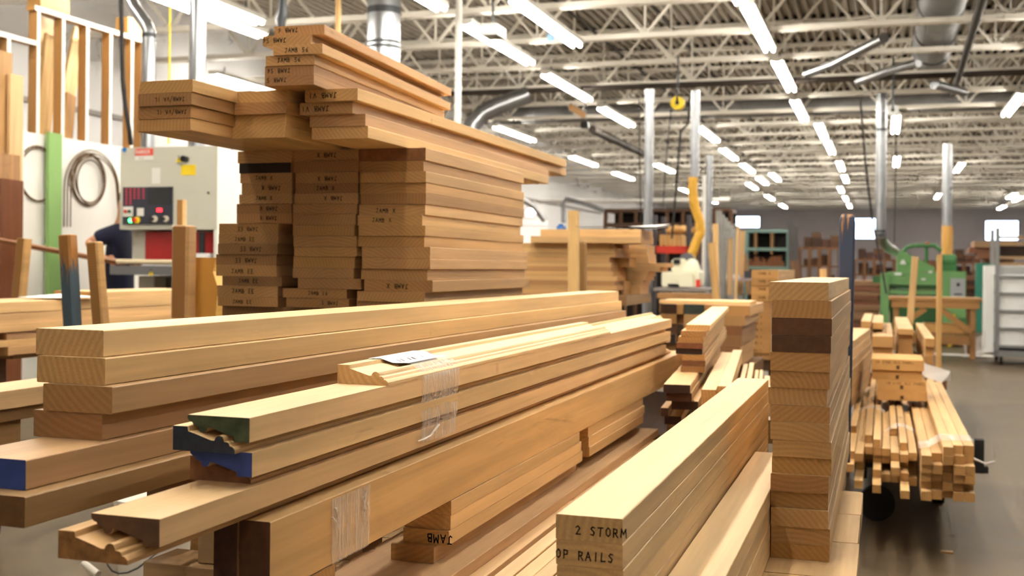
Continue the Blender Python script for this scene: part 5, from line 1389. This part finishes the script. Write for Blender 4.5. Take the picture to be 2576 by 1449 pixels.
mb = MB(); mb.tube([P8(2217,588,Yp8),P8(2218,604,Yp8+.2),P8(2232,622,Yp8+.9),P8(2250,632,Yp8+1.7)], r8_*1.05, 18); mb.build('lower_bend', GALV, o, True)
drop('dust_pipe', 'silver pipe with a tan wrapped foot behind the golden stake', 2384, 21.0, 23, H+(679-362)*21/F, H+(679-568)*21/F+.002, GALV)
u, v, _ = at(2384, 600, 20.85)
mb = MB(); mb.tube([(0,0,.0),(0,0,H+(679-568)*21/F)], 13.5*21/F, 18); thing(mb.build('cardboard_sleeve', mat('sleeve_tan',(206,156,82),.65), smooth=True), 'tan sleeve wrapped round the lower part of the silver pipe', 'sleeve', (u, v+.15, 0))
# hoses, cords, reels
CORD = mat('cord_black', (40,36,34), .7)
def cord(lab, pts, r=.012, m=CORD, name='hanging_cable'): return pipe(name, lab, [at(*p) for p in pts], r, m, 'cable', seg=7)
cord('thick dark hose hanging in front of the stud partition', [(303,-40,9.0),(306,60,9.0),(309,200,9.0),(316,270,9.0),(326,330,9.0),(329,362,9.1)], .018, name='hanging_hose')
cord('thin yellow cord hanging between the two silver pipes on the left', [(428,-30,9.2),(427,100,9.2),(425,250,9.2),(424,362,9.2)], .008, MATS['signal_yellow'])
cord('dark cable falling from the roof to the green planer', [(2164,245,16.4),(2178,420,16.4),(2195,560,16.4),(2216,660,16.4),(2230,738,16.2)], .014)
cord('thin cord below the white reel', [(2254,300,15.5),(2253,450,15.5),(2250,610,15.5)], .008)
cord('thin cord left of the yellow reel', [(1608,250,15),(1609,390,15),(1612,560,15)], .007)
cord('second thin cord below the yellow reel', [(1688,275,15),(1674,420,15),(1668,520,15)], .007)
cord('dark twisted cord bundle beside the yellow reel', [(1736,240,15),(1732,310,15),(1712,330,15),(1700,480,15),(1690,600,15)], .014)
def reel(lab, px, py, Y, rp, m):
    u, v, z = at(px, py, Y); r = rp*Y/F
    o = empty('cord_reel', lab, 'reel', (u, v, z))
    mb = MB(); mb.disc((0,0,0), r, 'y', .10, 28); mb.build('drum', m, o, True)
    mb = MB(); mb.box(-r*.12, r*.12, -.056, -.0505, -.02, r*.95); mb.disc((0,-.053,0), r*.3, 'y', .006, 16); mb.build('slot', BLK, o)
    mb = MB(); mb.tube([(0,0,r),(0,0,ZJ-z)], .012, 8); mb.build('hanger', STEEL, o)
reel('round yellow cord reel hanging from the joists', 1705, 260, 15, 17, YL)
reel('round white cord reel hanging above the short lamp', 2246, 278, 15, 14, MATS['plate_light'])
# small things under the roof
def hung(lab, name, cat, px0, px1, py0, py1, Y, dep, m):
    a, b2 = at(px0, py1, Y), at(px1, py0, Y)
    o = empty(name, lab, cat, (a[0], a[1], a[2]))
    mb = MB(); mb.box(0, b2[0]-a[0], 0, dep, 0, b2[2]-a[2], 0, .01); mb.build('casing', m, o)
    mb = MB(); w_ = b2[0]-a[0]; mb.tube([(w_/2,dep/2,b2[2]-a[2]),(w_/2,dep/2,max(ZJ+.02-a[2], b2[2]-a[2]+.05))], .012, 8); mb.build('hanger', STEEL, o)
hung('grey box unit hung beside the lamp row', 'unit_box', 'box', 1206, 1254, 60, 88, 11.8, .3, mat('unit_grey',(168,166,162),.5))
hung('small blue and white card hanging under the bright lamp', 'hanging_card', 'sign', 1376, 1395, 84, 103, 14.0, .02, mat('card_blue',(150,190,226),.5))
hung('small red card hanging at the end of the bright lamp', 'hanging_card', 'sign', 1414, 1432, 83, 96, 14.4, .02, mat('card_red',(224,110,90),.5))
u, v, z = at(1472, 315, 19); mb = MB(); mb.box(-.06,.06,-.06,.06,-.05,.05); mb.tube([(0,0,.05),(0,0,ZJ-z)], .01, 8); thing(mb.build('camera_box', BLK), 'small black box hanging between two lamp rows', 'box', (u, v, z))
a, b2 = at(1432,266,18.6), at(1472,292,18.6)
mb = MB(); d_ = Vector(b2)-Vector(a); mb.bar((0,0,0), tuple(d_), .10, .05); thing(mb.build('roof_plank', WOOD), 'short tan plank caught in the roof joists', 'board', a, tint=(196,150,96))
u, v, z = at(850, 75, 11.5); mb = MB(); mb.box(-.022,.022,-.02,.02,z-.3-z,4.5-z); o = mb.build('hanging_batten', WOODZ); thing(o, 'tan batten hanging down behind the highest boards', 'batten', (u, v, z), tint=(206,160,96))
a, b2 = at(800,55,11.6), at(850,20,11.6)
u, v, z = at(706, 50, 11.0); mb = MB(); mb.tube([(0,0,-.10),(0,0,0),(.02,0,.05),(.02,0,.3)], [.03,.05,.05,.02], 12); thing(mb.build('lamp_holder', STEEL, smooth=True), 'small grey fitting hanging just left of the highest board', 'fitting', (u, v, z))

# ---------------------------------------------------------------- fluorescent strips
TUBE = bpy.data.materials.new('lamp_tube'); TUBE.use_nodes = True
nt = TUBE.node_tree; nt.nodes.clear(); em = nt.nodes.new('ShaderNodeEmission'); ou = nt.nodes.new('ShaderNodeOutputMaterial'); nt.links.new(em.outputs[0], ou.inputs[0])
em.inputs[0].default_value = (1.0, .95, .84, 1); em.inputs[1].default_value = LAMP
HOUS = mat('lamp_housing', (236,232,224), .4)
ZLt = H + 2.57
fx = [('e',1112,30),('s',1169,69),('s',1371,193),('s',1511,276),('e',1452,121),('s',1757,324),('s',1816,378),('s',1867,416),('s',1907,450),
      ('s',1878,22),('s',1954,161),('s',1998,258),('s',2081,360),('s',2110,410),('s',2123,444),('s',2255,296),('s',2257,398),('e',2530,294),('e',2594,165),('e',2536,500),
      ('e',661,97),('s',535,194),('s',1247,323),('s',1437,397),('s',1545,437),('s',1124,283),('s',1650,416),('s',2058,316),('s',1940,440),('s',1385,376)]
pos = []
for k, px, py in fx:
    u, v, z = on_z(px, py, ZLt)
    pos.append((u, v if k == 's' else v - 2.44, ZLt))
# rows go on unseen; lamps added to brighten board fronts, tops and far end
for u, vs_ in ((-4.05,(6.8,3.8)),(-1.35,(9.0,5.9,2.8,-.2)),(1.8,(14.5,11.4,8.3,5.2,2.1)),(-2.6,(4.4,1.4)),(-.2,(5.0,2.0)),(4.6,(22.2,19.1,14,11)),(7.6,(22,18)),(-6.45,(8.6,5.5,)),(4.6,(26,32,38,44)),(-6.4,(38,44)),(8,(28,36,44)),(-4,(36,42,48)),(4.6,(50,)),(-3.2,(-3.5,)),(.6,(-4.0,)),(-1.35,(38,43,48)),(1.8,(30,36,42))):
    for v in vs_: pos.append((u, v, ZLt))
kept = []
for p_ in pos:
    if all(abs(p_[0]-q_[0]) > .17 or abs(p_[1]-q_[1]) > 2.5 for q_ in kept): kept.append(p_)
pos = kept
mh = MB(); mh.box(-.075,.075,0,2.44,.045,.10); mh.prism([(-.075,.045),(.075,.045),(.03,.03),(-.03,.03)],0,2.44)
tm = []
for s in (-1,1):
    t_ = MB(); t_.tube([(s*.045,.03,.016),(s*.045,2.41,.016)], .019, 6); tm.append(t_)
rod = MB()
for v in (.3,2.14): rod.tube([(0,v,.10),(0,v,ZJ-ZLt+.01)], .008, 6)
master = None
rowname = lambda u: 'far left' if u < -6 else 'left' if u < -3.7 else 'second' if u < -2.2 else 'middle' if u < -.7 else 'central' if u < .9 else 'right' if u < 3 else 'side' if u < 6 else 'outermost'
cnt = {}
order = sorted(range(len(pos)), key=lambda i: pos[i][1])
for i in order:
    u, v, z = pos[i]; rn = rowname(u); cnt[rn] = cnt.get(rn, 0) + 1
    lab = '%s bright twin tube lamp from the camera in the %s row under the roof' % ((['first'] + ORD[1:])[min(cnt[rn]-1, 19)], rn)
    r = empty('strip_lamp', lab, 'lamp', (u, v, z), group='twin tube lamps under the roof')
    if master is None:
        master = [mh.build('housing', HOUS, r), tm[0].build('tube', TUBE, r, True), tm[1].build('tube', TUBE, r, True), rod.build('hanger', STEEL, r)]
    else:
        for o in master:
            c = o.copy(); COL.objects.link(c); c.parent = r
# ================================================================ FAR BACKGROUND
SKYW = mat('window_daylight', (214,232,255), .3, emit=DAY)
for i, (p0, p1, y0, y1) in enumerate(((1846,1911,545,572),(2148,2206,550,600),(2479,2561,556,604))):
    a, b2 = on_v(p0, y1, VF_), on_v(p1, y0, VF_)
    mb = MB(); mb.box(a[0], b2[0], VF_-.03, VF_-.01, a[2], b2[2]); w_ = struct('window_%d' % (i+1), mb, SKYW, 'bright daylight window high in the far wall, ' + ['over the teal shelf unit','beside the blue post','above the white trolley'][i])
    mb = MB(); t_ = .06
    mb.box(a[0]-t_, b2[0]+t_, VF_-.05, VF_-.005, a[2]-t_, a[2]); mb.box(a[0]-t_, b2[0]+t_, VF_-.05, VF_-.005, b2[2], b2[2]+t_); mb.box(a[0]-t_, a[0], VF_-.05, VF_-.005, a[2], b2[2]); mb.box(b2[0], b2[0]+t_, VF_-.05, VF_-.005, a[2], b2[2])
    mb.build('window_frame', mat('frame_grey',(120,120,126),.6), w_)
def far(px, py, Y): return at(px, py, Y)
def stack_of(lab, px0, px1, py0, Y, dep, cols, n, grp=None, zbot=0.0, along='u', rag=.06):
    """A blurred pile of rough boards far off: each board its own thing."""
    v = Y*(((px0+px1)/2-CX)/F*SA+CA)
    u0, u1 = on_v(px0, py0, v)[0], on_v(px1, py0, v)[0]; zt_ = on_v((px0+px1)/2, py0, v)[2]
    t_ = (zt_-zbot)/n
    for i in range(n):
        board('rough_board', lab + ', ' + ORD[min(i,19)] + ' layer', u0 + random.uniform(-rag,rag), u1 + random.uniform(-rag,rag), v + random.uniform(-rag,rag), v + dep, zt_-(i+1)*t_, zt_-i*t_ - t_*random.uniform(.02,.22) if False else zt_-i*t_, jit(random.choice(cols), 12), grp, along=along, chamf=.003)
BR = [(104,68,46),(126,80,52),(90,58,40),(140,92,60),(112,70,48)]
stack_of('reddish rough plank in the pile left of the green planer', 2142, 2212, 706, 20.5, .9, [(140,84,58),(156,96,66),(120,72,50),(168,110,80)], 12)
stack_of('rough dark plank behind the planer and trolley', 2400, 2480, 694, 24, 1.0, [(110,66,44),(84,52,36),(130,84,56)], 12)
stack_of('rough plank in the tall pile behind the white trolley', 2462, 2545, 607, 27, 1.2, [(150,100,70),(126,82,58),(168,120,88)], 14, rag=.2)
stack_of('low dark plank behind the golden stake', 2290, 2366, 655, 34, 1.2, BR, 10)
# timber racking along the far wall, loaded with dark stock
def far_rack(lab, px0, px1, pyt, pym, Y, n, shade):
    v = Y*(((px0+px1)/2-CX)/F*SA+CA)
    u0, u1 = on_v(px0, pyt, v)[0], on_v(px1, pyt, v)[0]; zt_, zm_ = on_v((px0+px1)/2, pyt, v)[2], on_v((px0+px1)/2, pym, v)[2]
    r = empty('timber_rack', 'two tier timber rack of dark stock ' + lab, 'rack', (0,0,0))
    for k in range(n+1):
        u = u0 + (u1-u0)*k/n; mb = MB(); mb.box(u-.05,u+.05,v-.05,v+.05,0,zt_-.051); tinted(mb.build('upright', WOOD, r), (128,92,62))
    for z in (zt_, zm_):
        mb = MB(); mb.box(u0-.06,u1+.06,v-.05,v+1.1,z-.05,z); tinted(mb.build('shelf_deck', WOOD, r), (140,102,68))
    rs = random.Random(int(px0))
    for t_, (zb_, hh) in enumerate(((zt_, .42), (zm_, (zt_-zm_)*.8), (0, zm_*.85))):
        k = 0; u = u0 + .1
        while u < u1 - .25:
            w_ = rs.uniform(.16,.30); h_ = hh*rs.uniform(.45,1.0); m_ = max(1, int(h_/.11))
            for q in range(m_):
                c = rs.choice(shade)
                o = board('rough_board', 'dark board end, %s tier of the rack %s' % (['upper','middle','lower'][t_], lab), u, u+w_, v+.06+rs.uniform(0,.1), v+1.0, zb_+.001+q*h_/m_, zb_+.001+(q+1)*h_/m_, (150,100,70), 'dark board ends on the far rack ' + lab, endmat=stain_or_shade(c), chamf=.004)
                o.color = lin(c) + (1,)
            u += w_ + .02; k += 1
DK = [(78,52,38),(96,66,46),(66,44,32),(110,74,50),(88,58,40)]
far_rack('between the grey sheets and the blue post', 2012, 2112, 622, 668, 31, 4, DK)
far_rack('right of the blue post', 2150, 2250, 652, 690, 35, 4, DK)
far_rack('behind the planer motor', 2375, 2475, 660, 700, 36, 4, DK)
# pallets and a teal bin by the trolley
u, v, z = at(2520, 600, 26)
plt = empty('pallet_rack', 'dark rack with pale shelf beams behind the white trolley', 'rack', (0,0,0))
mb = MB()
for py in (596, 613, 648, 664):
    z0 = at(2540,py,25)[2]; a = at(2512,py,25)[0]; mb.box(a, a+1.2, v-.8, v-.7, z0-.03, z0+.03)
tinted(mb.build('beam', WOOD, plt), (206,190,176))
mb = MB(); a = at(2512,620,25)[0]
for du in (-.02, 1.2): mb.box(a+du, a+du+.05, v-.85, v-.7, 0, at(2520,594,25)[2])
mb.build('upright', GS, plt)
mb = MB(); mb.box(a+.06, a+1.14, v-.7, v+.1, at(2540,646,25)[2], at(2540,618,25)[2]); o = mb.build('load', mat('load_dark',(52,38,30),.8,noise=.3,nscale=4), plt)
u, v, z = at(2476, 670, 23.5); mb = MB(); mb.box(-.16,.2,-.2,.2,0,at(2476,662,23.5)[2]-.0); thing(mb.build('storage_bin', mat('teal_plastic',(44,120,100),.5)), 'teal bin stacked by the film wrapped trolley', 'bin', (u,v,0))
# teal shelf unit
Ysh = 31; vsh = Ysh*((1930-CX)/F*SA+CA)
def hz_(px, py): u, v_, z = on_v(px, py, vsh); return u, z
TEAL = mat('teal_steel', (110,136,128), .5)
shf = empty('shelf_unit', 'teal steel shelf unit filled with short brown offcuts', 'shelf', (0,0,0))
u0, z1 = hz_(1874, 578); u1, _ = hz_(1985, 578)
mb = MB()
for u in (u0, u1-.06):
    for dv in (0,.5): mb.box(u, u+.06, vsh+dv, vsh+dv+.06, 0, z1)
mb.build('upright', TEAL, shf)
for py in (580, 626, 673, 720):
    z = hz_(1930, py)[1]; mb = MB(); mb.box(u0+.06, u1-.06, vsh, vsh+.56, z-.05, z+.03); mb.build('shelf_board', TEAL, shf)
mb = MB()
for px in (1900, 1941): 
    u, _ = hz_(px, 600); mb.box(u-.03, u+.03, vsh+.01, vsh+.54, hz_(0,625)[1], hz_(0,581)[1])
tinted(mb.build('divider', WOOD, shf), (150,110,72))
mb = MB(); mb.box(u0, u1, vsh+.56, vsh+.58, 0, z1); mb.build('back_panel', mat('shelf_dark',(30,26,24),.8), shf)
rs = random.Random(3)
mb = MB()
for row, py in enumerate((626, 673, 720)):
    z = hz_(1930, py)[1] + .03
    for k in range(13):
        u = u0 + .1 + k*(u1-u0-.25)/13; hgt = rs.uniform(.12,.30) if row else rs.uniform(.05,.22); mb.box(u, u+.07, vsh+.08+rs.uniform(0,.05), vsh+.48, z+.001, z+hgt) if row else None
o = mb.build('offcuts', WOOD); o.rotation_euler = (0,0,-A); put(o, 'offcuts', 'short brown offcuts filling the teal shelf unit', 'offcuts', kind='stuff'); tinted(o, (140,92,60))
# grey sheets leaning beside it
mb = None
for k in range(4):
    px_stake('metal_sheet', 'tall dark grey sheet leaning beside the teal shelf unit, ' + ['first','second','third','fourth'][k], (1990+5*k, 705), (1986+5.5*k, 553+5*k), 29+.3*k, 29+.3*k, .10, .05, mat('sheet_grey',(96,92,92),.5,.4), tint=TAN)
px_stake('batten', 'dark plank leaning at the foot of the grey sheets', (2006, 715), (1996, 655), 28, 28, .18, .04, WOODZ, tint=(128,92,66))
# rack of grey uprights
for k in range(8):
    px_stake('rack_upright', 'grey steel rack upright in the row past the yellow hose, ' + ORD[k] if k else 'grey steel rack upright nearest the yellow hose', (1810+8*k, 770), (1808+8*k, 530+9*k), 17+1.6*k, 17+1.6*k, .085, .06, mat('rack_grey',(150,148,144),.45,.4), tint=TAN)
for k, (fx_, hx_, h0, tint_) in enumerate(((1835,1838,600,(206,162,110)),(1862,1868,580,(200,150,96)),(1885,1872,640,(160,112,70)))):
    px_stake('batten', ['tan plank between the grey rack uprights', 'tan plank at the end of the grey rack row', 'brown plank leaning out from the grey rack row'][k], (fx_, 742), (hx_, h0), 19+k, 19+k, .09, .03, WOODZ, tint=tint_)
# grey clutter bench under the racks
u, v, z = at(1850, 700, 19)
cb_ = empty('tool_bench', 'cluttered grey bench under the rack of uprights', 'bench', (u, v, 0))
mb = MB(); mb.box(-.55,.5,.3,.9,z-.04,z); mb.build('bench_top', mat('bench_mauve',(176,160,166),.6), cb_)
mb = MB()
for x in (-.5,.42): mb.box(x,x+.06,.35,.85,0,z-.04)
mb.build('leg', GS, cb_)
for k, (x, w_, h_, rgb, nm) in enumerate(((-.45,.12,.1,(180,60,54),'red box'),(-.2,.2,.06,(206,200,200),'pale box'),(.1,.14,.12,(70,70,76),'dark box'),(.32,.12,.08,(196,50,50),'second red box'))):
    mb = MB(); mb.box(x,x+w_,.4,.6,0,h_,0,.005); thing(mb.build('tool_box', mat('box_%d'%k, rgb, .5)), nm + ' on the cluttered grey bench under the racks', 'box', (u, v, z+.0005))
# red steel rack with loads
Yrr = 21; 
v = Yrr*((1690-CX)/F*SA+CA)
rk = empty('pallet_rack', 'storage rack with bright red beam behind the cream machine', 'rack', (0,0,0))
ra, rb_ = on_v(1640, 628, v), on_v(1737, 628, v)
mb = MB(); mb.box(ra[0], rb_[0], v, v+.08, on_v(1690,637,v)[2], on_v(1690,619,v)[2]); mb.box(ra[0], rb_[0], v+.9, v+.98, on_v(1690,637,v)[2], on_v(1690,619,v)[2]); mb.build('beam', mat('beam_red',(206,52,30),.45), rk)
mb = MB()
for u in (ra[0], rb_[0]-.08):
    for dv in (0,.9): mb.box(u,u+.08,v+dv,v+dv+.08,0,on_v(1690,540,v)[2])
mb.build('upright', mat('rack_dark',(70,66,70),.5,.3), rk)
z0, z1 = on_v(1690,618.5,v)[2], on_v(1690,590,v)[2]
for k in range(5):
    w_ = (rb_[0]-ra[0]-.3)/5
    mb = MB(); mb.box(0,w_-.01,0,.8,0,z1-z0,0,.01); thing(mb.build('cardboard_box', CARD), 'tan carton on the red rack, %s from the silver pipe' % ['first','second','third','fourth','fifth'][k], 'box', (ra[0]+.13+k*w_, v+.05, z0+.0005), group='cartons on the red rack')
zt_ = z1 + .001
for k, (x, w_, h_) in enumerate(((.08,.35,.10),(.5,.45,.17),(.22,.2,.14))):
    mb = MB(); mb.tube([(0,0,0),(w_*.25,0,h_*.3),(w_*.5,0,h_*.4),(w_*.8,0,h_*.3),(w_,0,0)], [.05,.07,.075,.06,.04], 10); 
    thing(mb.build('paper_roll', CARD, smooth=True), 'crumpled brown paper bundle on the red rack cartons, ' + ['thin one','big one','small one'][k], 'bundle', (ra[0]+.15+x, v+.25+.2*k, zt_+.065))
# dark timber racking along the left side, far
Yk = 27; v = Yk*((1680-CX)/F*SA+CA)
lr = empty('timber_rack', 'dark timber rack with upright boards under the far roof', 'rack', (0,0,0))
k0, k1 = on_v(1522, 600, v)[0], on_v(1838, 600, v)[0]; zt_ = on_v(1680, 528, v)[2]; zb_ = on_v(1680, 600, v)[2]
mb = MB()
for j in range(9): u = k0 + (k1-k0)*j/8; mb.box(u-.04,u+.04,v,v+.08,0,zt_)
tinted(mb.build('upright', WOOD, lr), (110,78,54))
mb = MB()
for z in (zt_, (zt_+zb_)/2, zb_): mb.box(k0,k1,v-.02,v+1.0,z-.05,z+.03)
tinted(mb.build('shelf_beam', WOOD, lr), (96,68,48))
mb = MB(); mb.box(k0,k1,v+1.0,v+1.05,0,zt_); mb.build('back_panel', mat('rack_back',(44,36,30),.85), lr)
rs = random.Random(5); mb = MB()
for j in range(34):
    u = k0 + .1 + (k1-k0-.3)*j/34; mb.box(u, u+.06, v+.12, v+.9, zb_+.034, zb_+.03+rs.uniform(.35,.95)*((zt_-zb_)/2-.09))
o = mb.build('stored_boards', WOOD); o.rotation_euler = (0,0,-A); put(o, 'stored_boards', 'short boards standing on the dark timber rack', 'boards', kind='stuff'); tinted(o, (112,78,52))
wp = at(1450, 506, 25)
pipe('wall_pipe', 'white pipe running level over the dark timber rack', [(k0-1.6, v-.3, on_v(1600,507,v)[2]), (k1, v-.3, on_v(1600,507,v)[2])], .05, WHITE)
pipe('wall_pipe', 'grey bent pipe at the white wall beyond the tall stack', [on_v(1418,560,v-1.5), on_v(1417,510,v-1.5), on_v(1425,500,v-1.5), on_v(1470,512,v-1.5), on_v(1520,530,v-1.5)], .05, GAL2)
# arched grey hose and round lamp by the white wall
pipe('arched_hose', 'grey arched hose at the white wall just past the tall stack', [at(1300,500,13),at(1325,507,13),at(1345,520,13),at(1360,540,13),at(1372,556,13)], .035, GAL2)
u, v_, z = at(1334, 535, 14); mb = MB(); mb.disc((0,0,0), .05, 'y', .05, 20); mb.tube([(0,.03,0),(0,.3,.02)], .012, 8); thing(mb.build('wall_lamp', mat('lamp_warm',(255,246,230),.4,emit=4)), 'small round lamp glowing under the arched hose', 'lamp', (u, v_, z))
u, v_, z = at(1338, 560, 14.5); mb = MB(); mb.box(-.18,.2,0,.05,-.03,.03); mb.box(-.18,.2,.0,.4,-z,-.06); thing(mb.build('white_cabinet', MATS['plate_light']), 'white cabinet with bright top edge behind the cross pile', 'cabinet', (u, v_, z))
# green spots of foliage-like cloth by the far window
# ---------------------------------------------------------------- cream machine with power feeder
CRM = mat('machine_cream', (226,222,196), .45)
Yc = 14.3; vc = Yc*((1720-CX)/F*SA+CA)
def cz(px, py): u, v_, z = on_v(px, py, vc); return u, z
sp = empty('shaper', 'cream coloured machine with dust hood under the yellow hose', 'machine', (0,0,0))
def cbx(px0,px1,py0,py1,y0,y1,nm,m,c=.02,zz=None):
    (u0,z1),(u1,z0) = cz(px0,py0),cz(px1,py1); z0 = z0 if zz is None else zz
    mb = MB(); mb.box(u0,u1,vc+y0,vc+y1,z0,z1,0,c); return mb.build(nm,m,sp)
cbx(1661,1712,683,722,.1,.6,'fence_housing',CRM); cbx(1708,1759,679,722,-.05,.4,'hood_box',CRM,.03); cbx(1711,1745,688,721,-.08,-.051,'hood_door',CRM,.01)
cbx(1684,1722,650,686,.15,.5,'motor_block',CRM,.03); cbx(1690,1706,652,664,.12,.15,'motor_recess',BLK,.003)
(u0,z0),(u1,z1) = cz(1735,678),cz(1736,658); mb = MB(); mb.tube([(u0,vc+.15,z0-.02),(u0,vc+.15,z0+.03),(u1,vc+.2,z1)], [.12,.11,.068], 18); mb.build('hose_collar', CRM, sp, True)
cbx(1752,1763,703,722,-.06,-.02,'red_switch',mat('switch_red',(214,60,44),.45),.005)
cbx(1680,1708,714,722,-.02,.12,'dark_opening',BLK,.003)
cbx(1655,1790,723,733,-.3,.7,'table',mat('table_grey',(150,142,136),.4,.5),.004); cbx(1690,1760,734,760,.0,.5,'base',CRM,.01,zz=0)
u, z = cz(1722,660); mb = MB(); mb.disc((u,vc+.2,z+.02), .10, 'y', .08, 22); mb.build('handwheel', mat('wheel_grey',(96,96,102),.5), sp, True)
u, v_, z = at(1700, 742, 13.2); bn = empty('work_bench', 'low brown bench in front of the cream machine', 'bench', (0,0,0))
b0, b1 = at(1650,735,13.2), at(1800,735,13.2)
mb = MB(); mb.box(b0[0],b1[0],v_,v_+.25,z-.04,z+.02); tinted(mb.build('bench_top', WOOD, bn), (190,140,92))
mb = MB(); mb.box(b0[0]+.03,b1[0]-.03,v_+.02,v_+.06,z-.2,z-.041); tinted(mb.build('apron', WOOD, bn), (168,112,56))
mb = MB()
for u in (b0[0]+.04, b1[0]-.1): mb.box(u,u+.06,v_+.07,v_+.13,0,z-.041)
tinted(mb.build('leg', WOOD, bn), (150,104,60))
# ================================================================ CAMERA, WORLD, RENDER LOOK
cam = bpy.data.cameras.new('camera'); co = bpy.data.objects.new('camera', cam); COL.objects.link(co)
cam.sensor_fit = 'HORIZONTAL'; cam.sensor_width = 36.0; cam.lens = F*36.0/2576
cam.shift_x = 0; cam.shift_y = -(724.5-CY)/2576
co.location = (0, 0, H)
co.rotation_euler = (Matrix.Rotation(math.pi/2, 3, 'X') @ Matrix.Rotation(ROLL, 3, 'Z')).to_euler()
cam.clip_end = 200; cam.clip_start = .05
cam.dof.use_dof = True; cam.dof.focus_distance = 2.1; cam.dof.aperture_fstop = 6.0
S.camera = co
wd = bpy.data.worlds.new('world'); S.world = wd; wd.use_nodes = True
wd.node_tree.nodes['Background'].inputs[0].default_value = (.8, .9, 1, 1); wd.node_tree.nodes['Background'].inputs[1].default_value = .3
S.view_settings.view_transform = 'Standard'; S.view_settings.look = 'None'; S.view_settings.gamma = 1; S.view_settings.use_curve_mapping = False
S.view_settings.exposure = EXPO
S.cycles.use_denoising = True
S.cycles.max_bounces = 4; S.cycles.diffuse_bounces = 3; S.cycles.glossy_bounces = 2; S.cycles.transmission_bounces = 2; S.cycles.transparent_max_bounces = 6
S.cycles.use_adaptive_sampling = True; S.cycles.adaptive_threshold = .12; S.cycles.adaptive_min_samples = 12
S.cycles.sample_clamp_indirect = 8
bpy.context.view_layer.update()
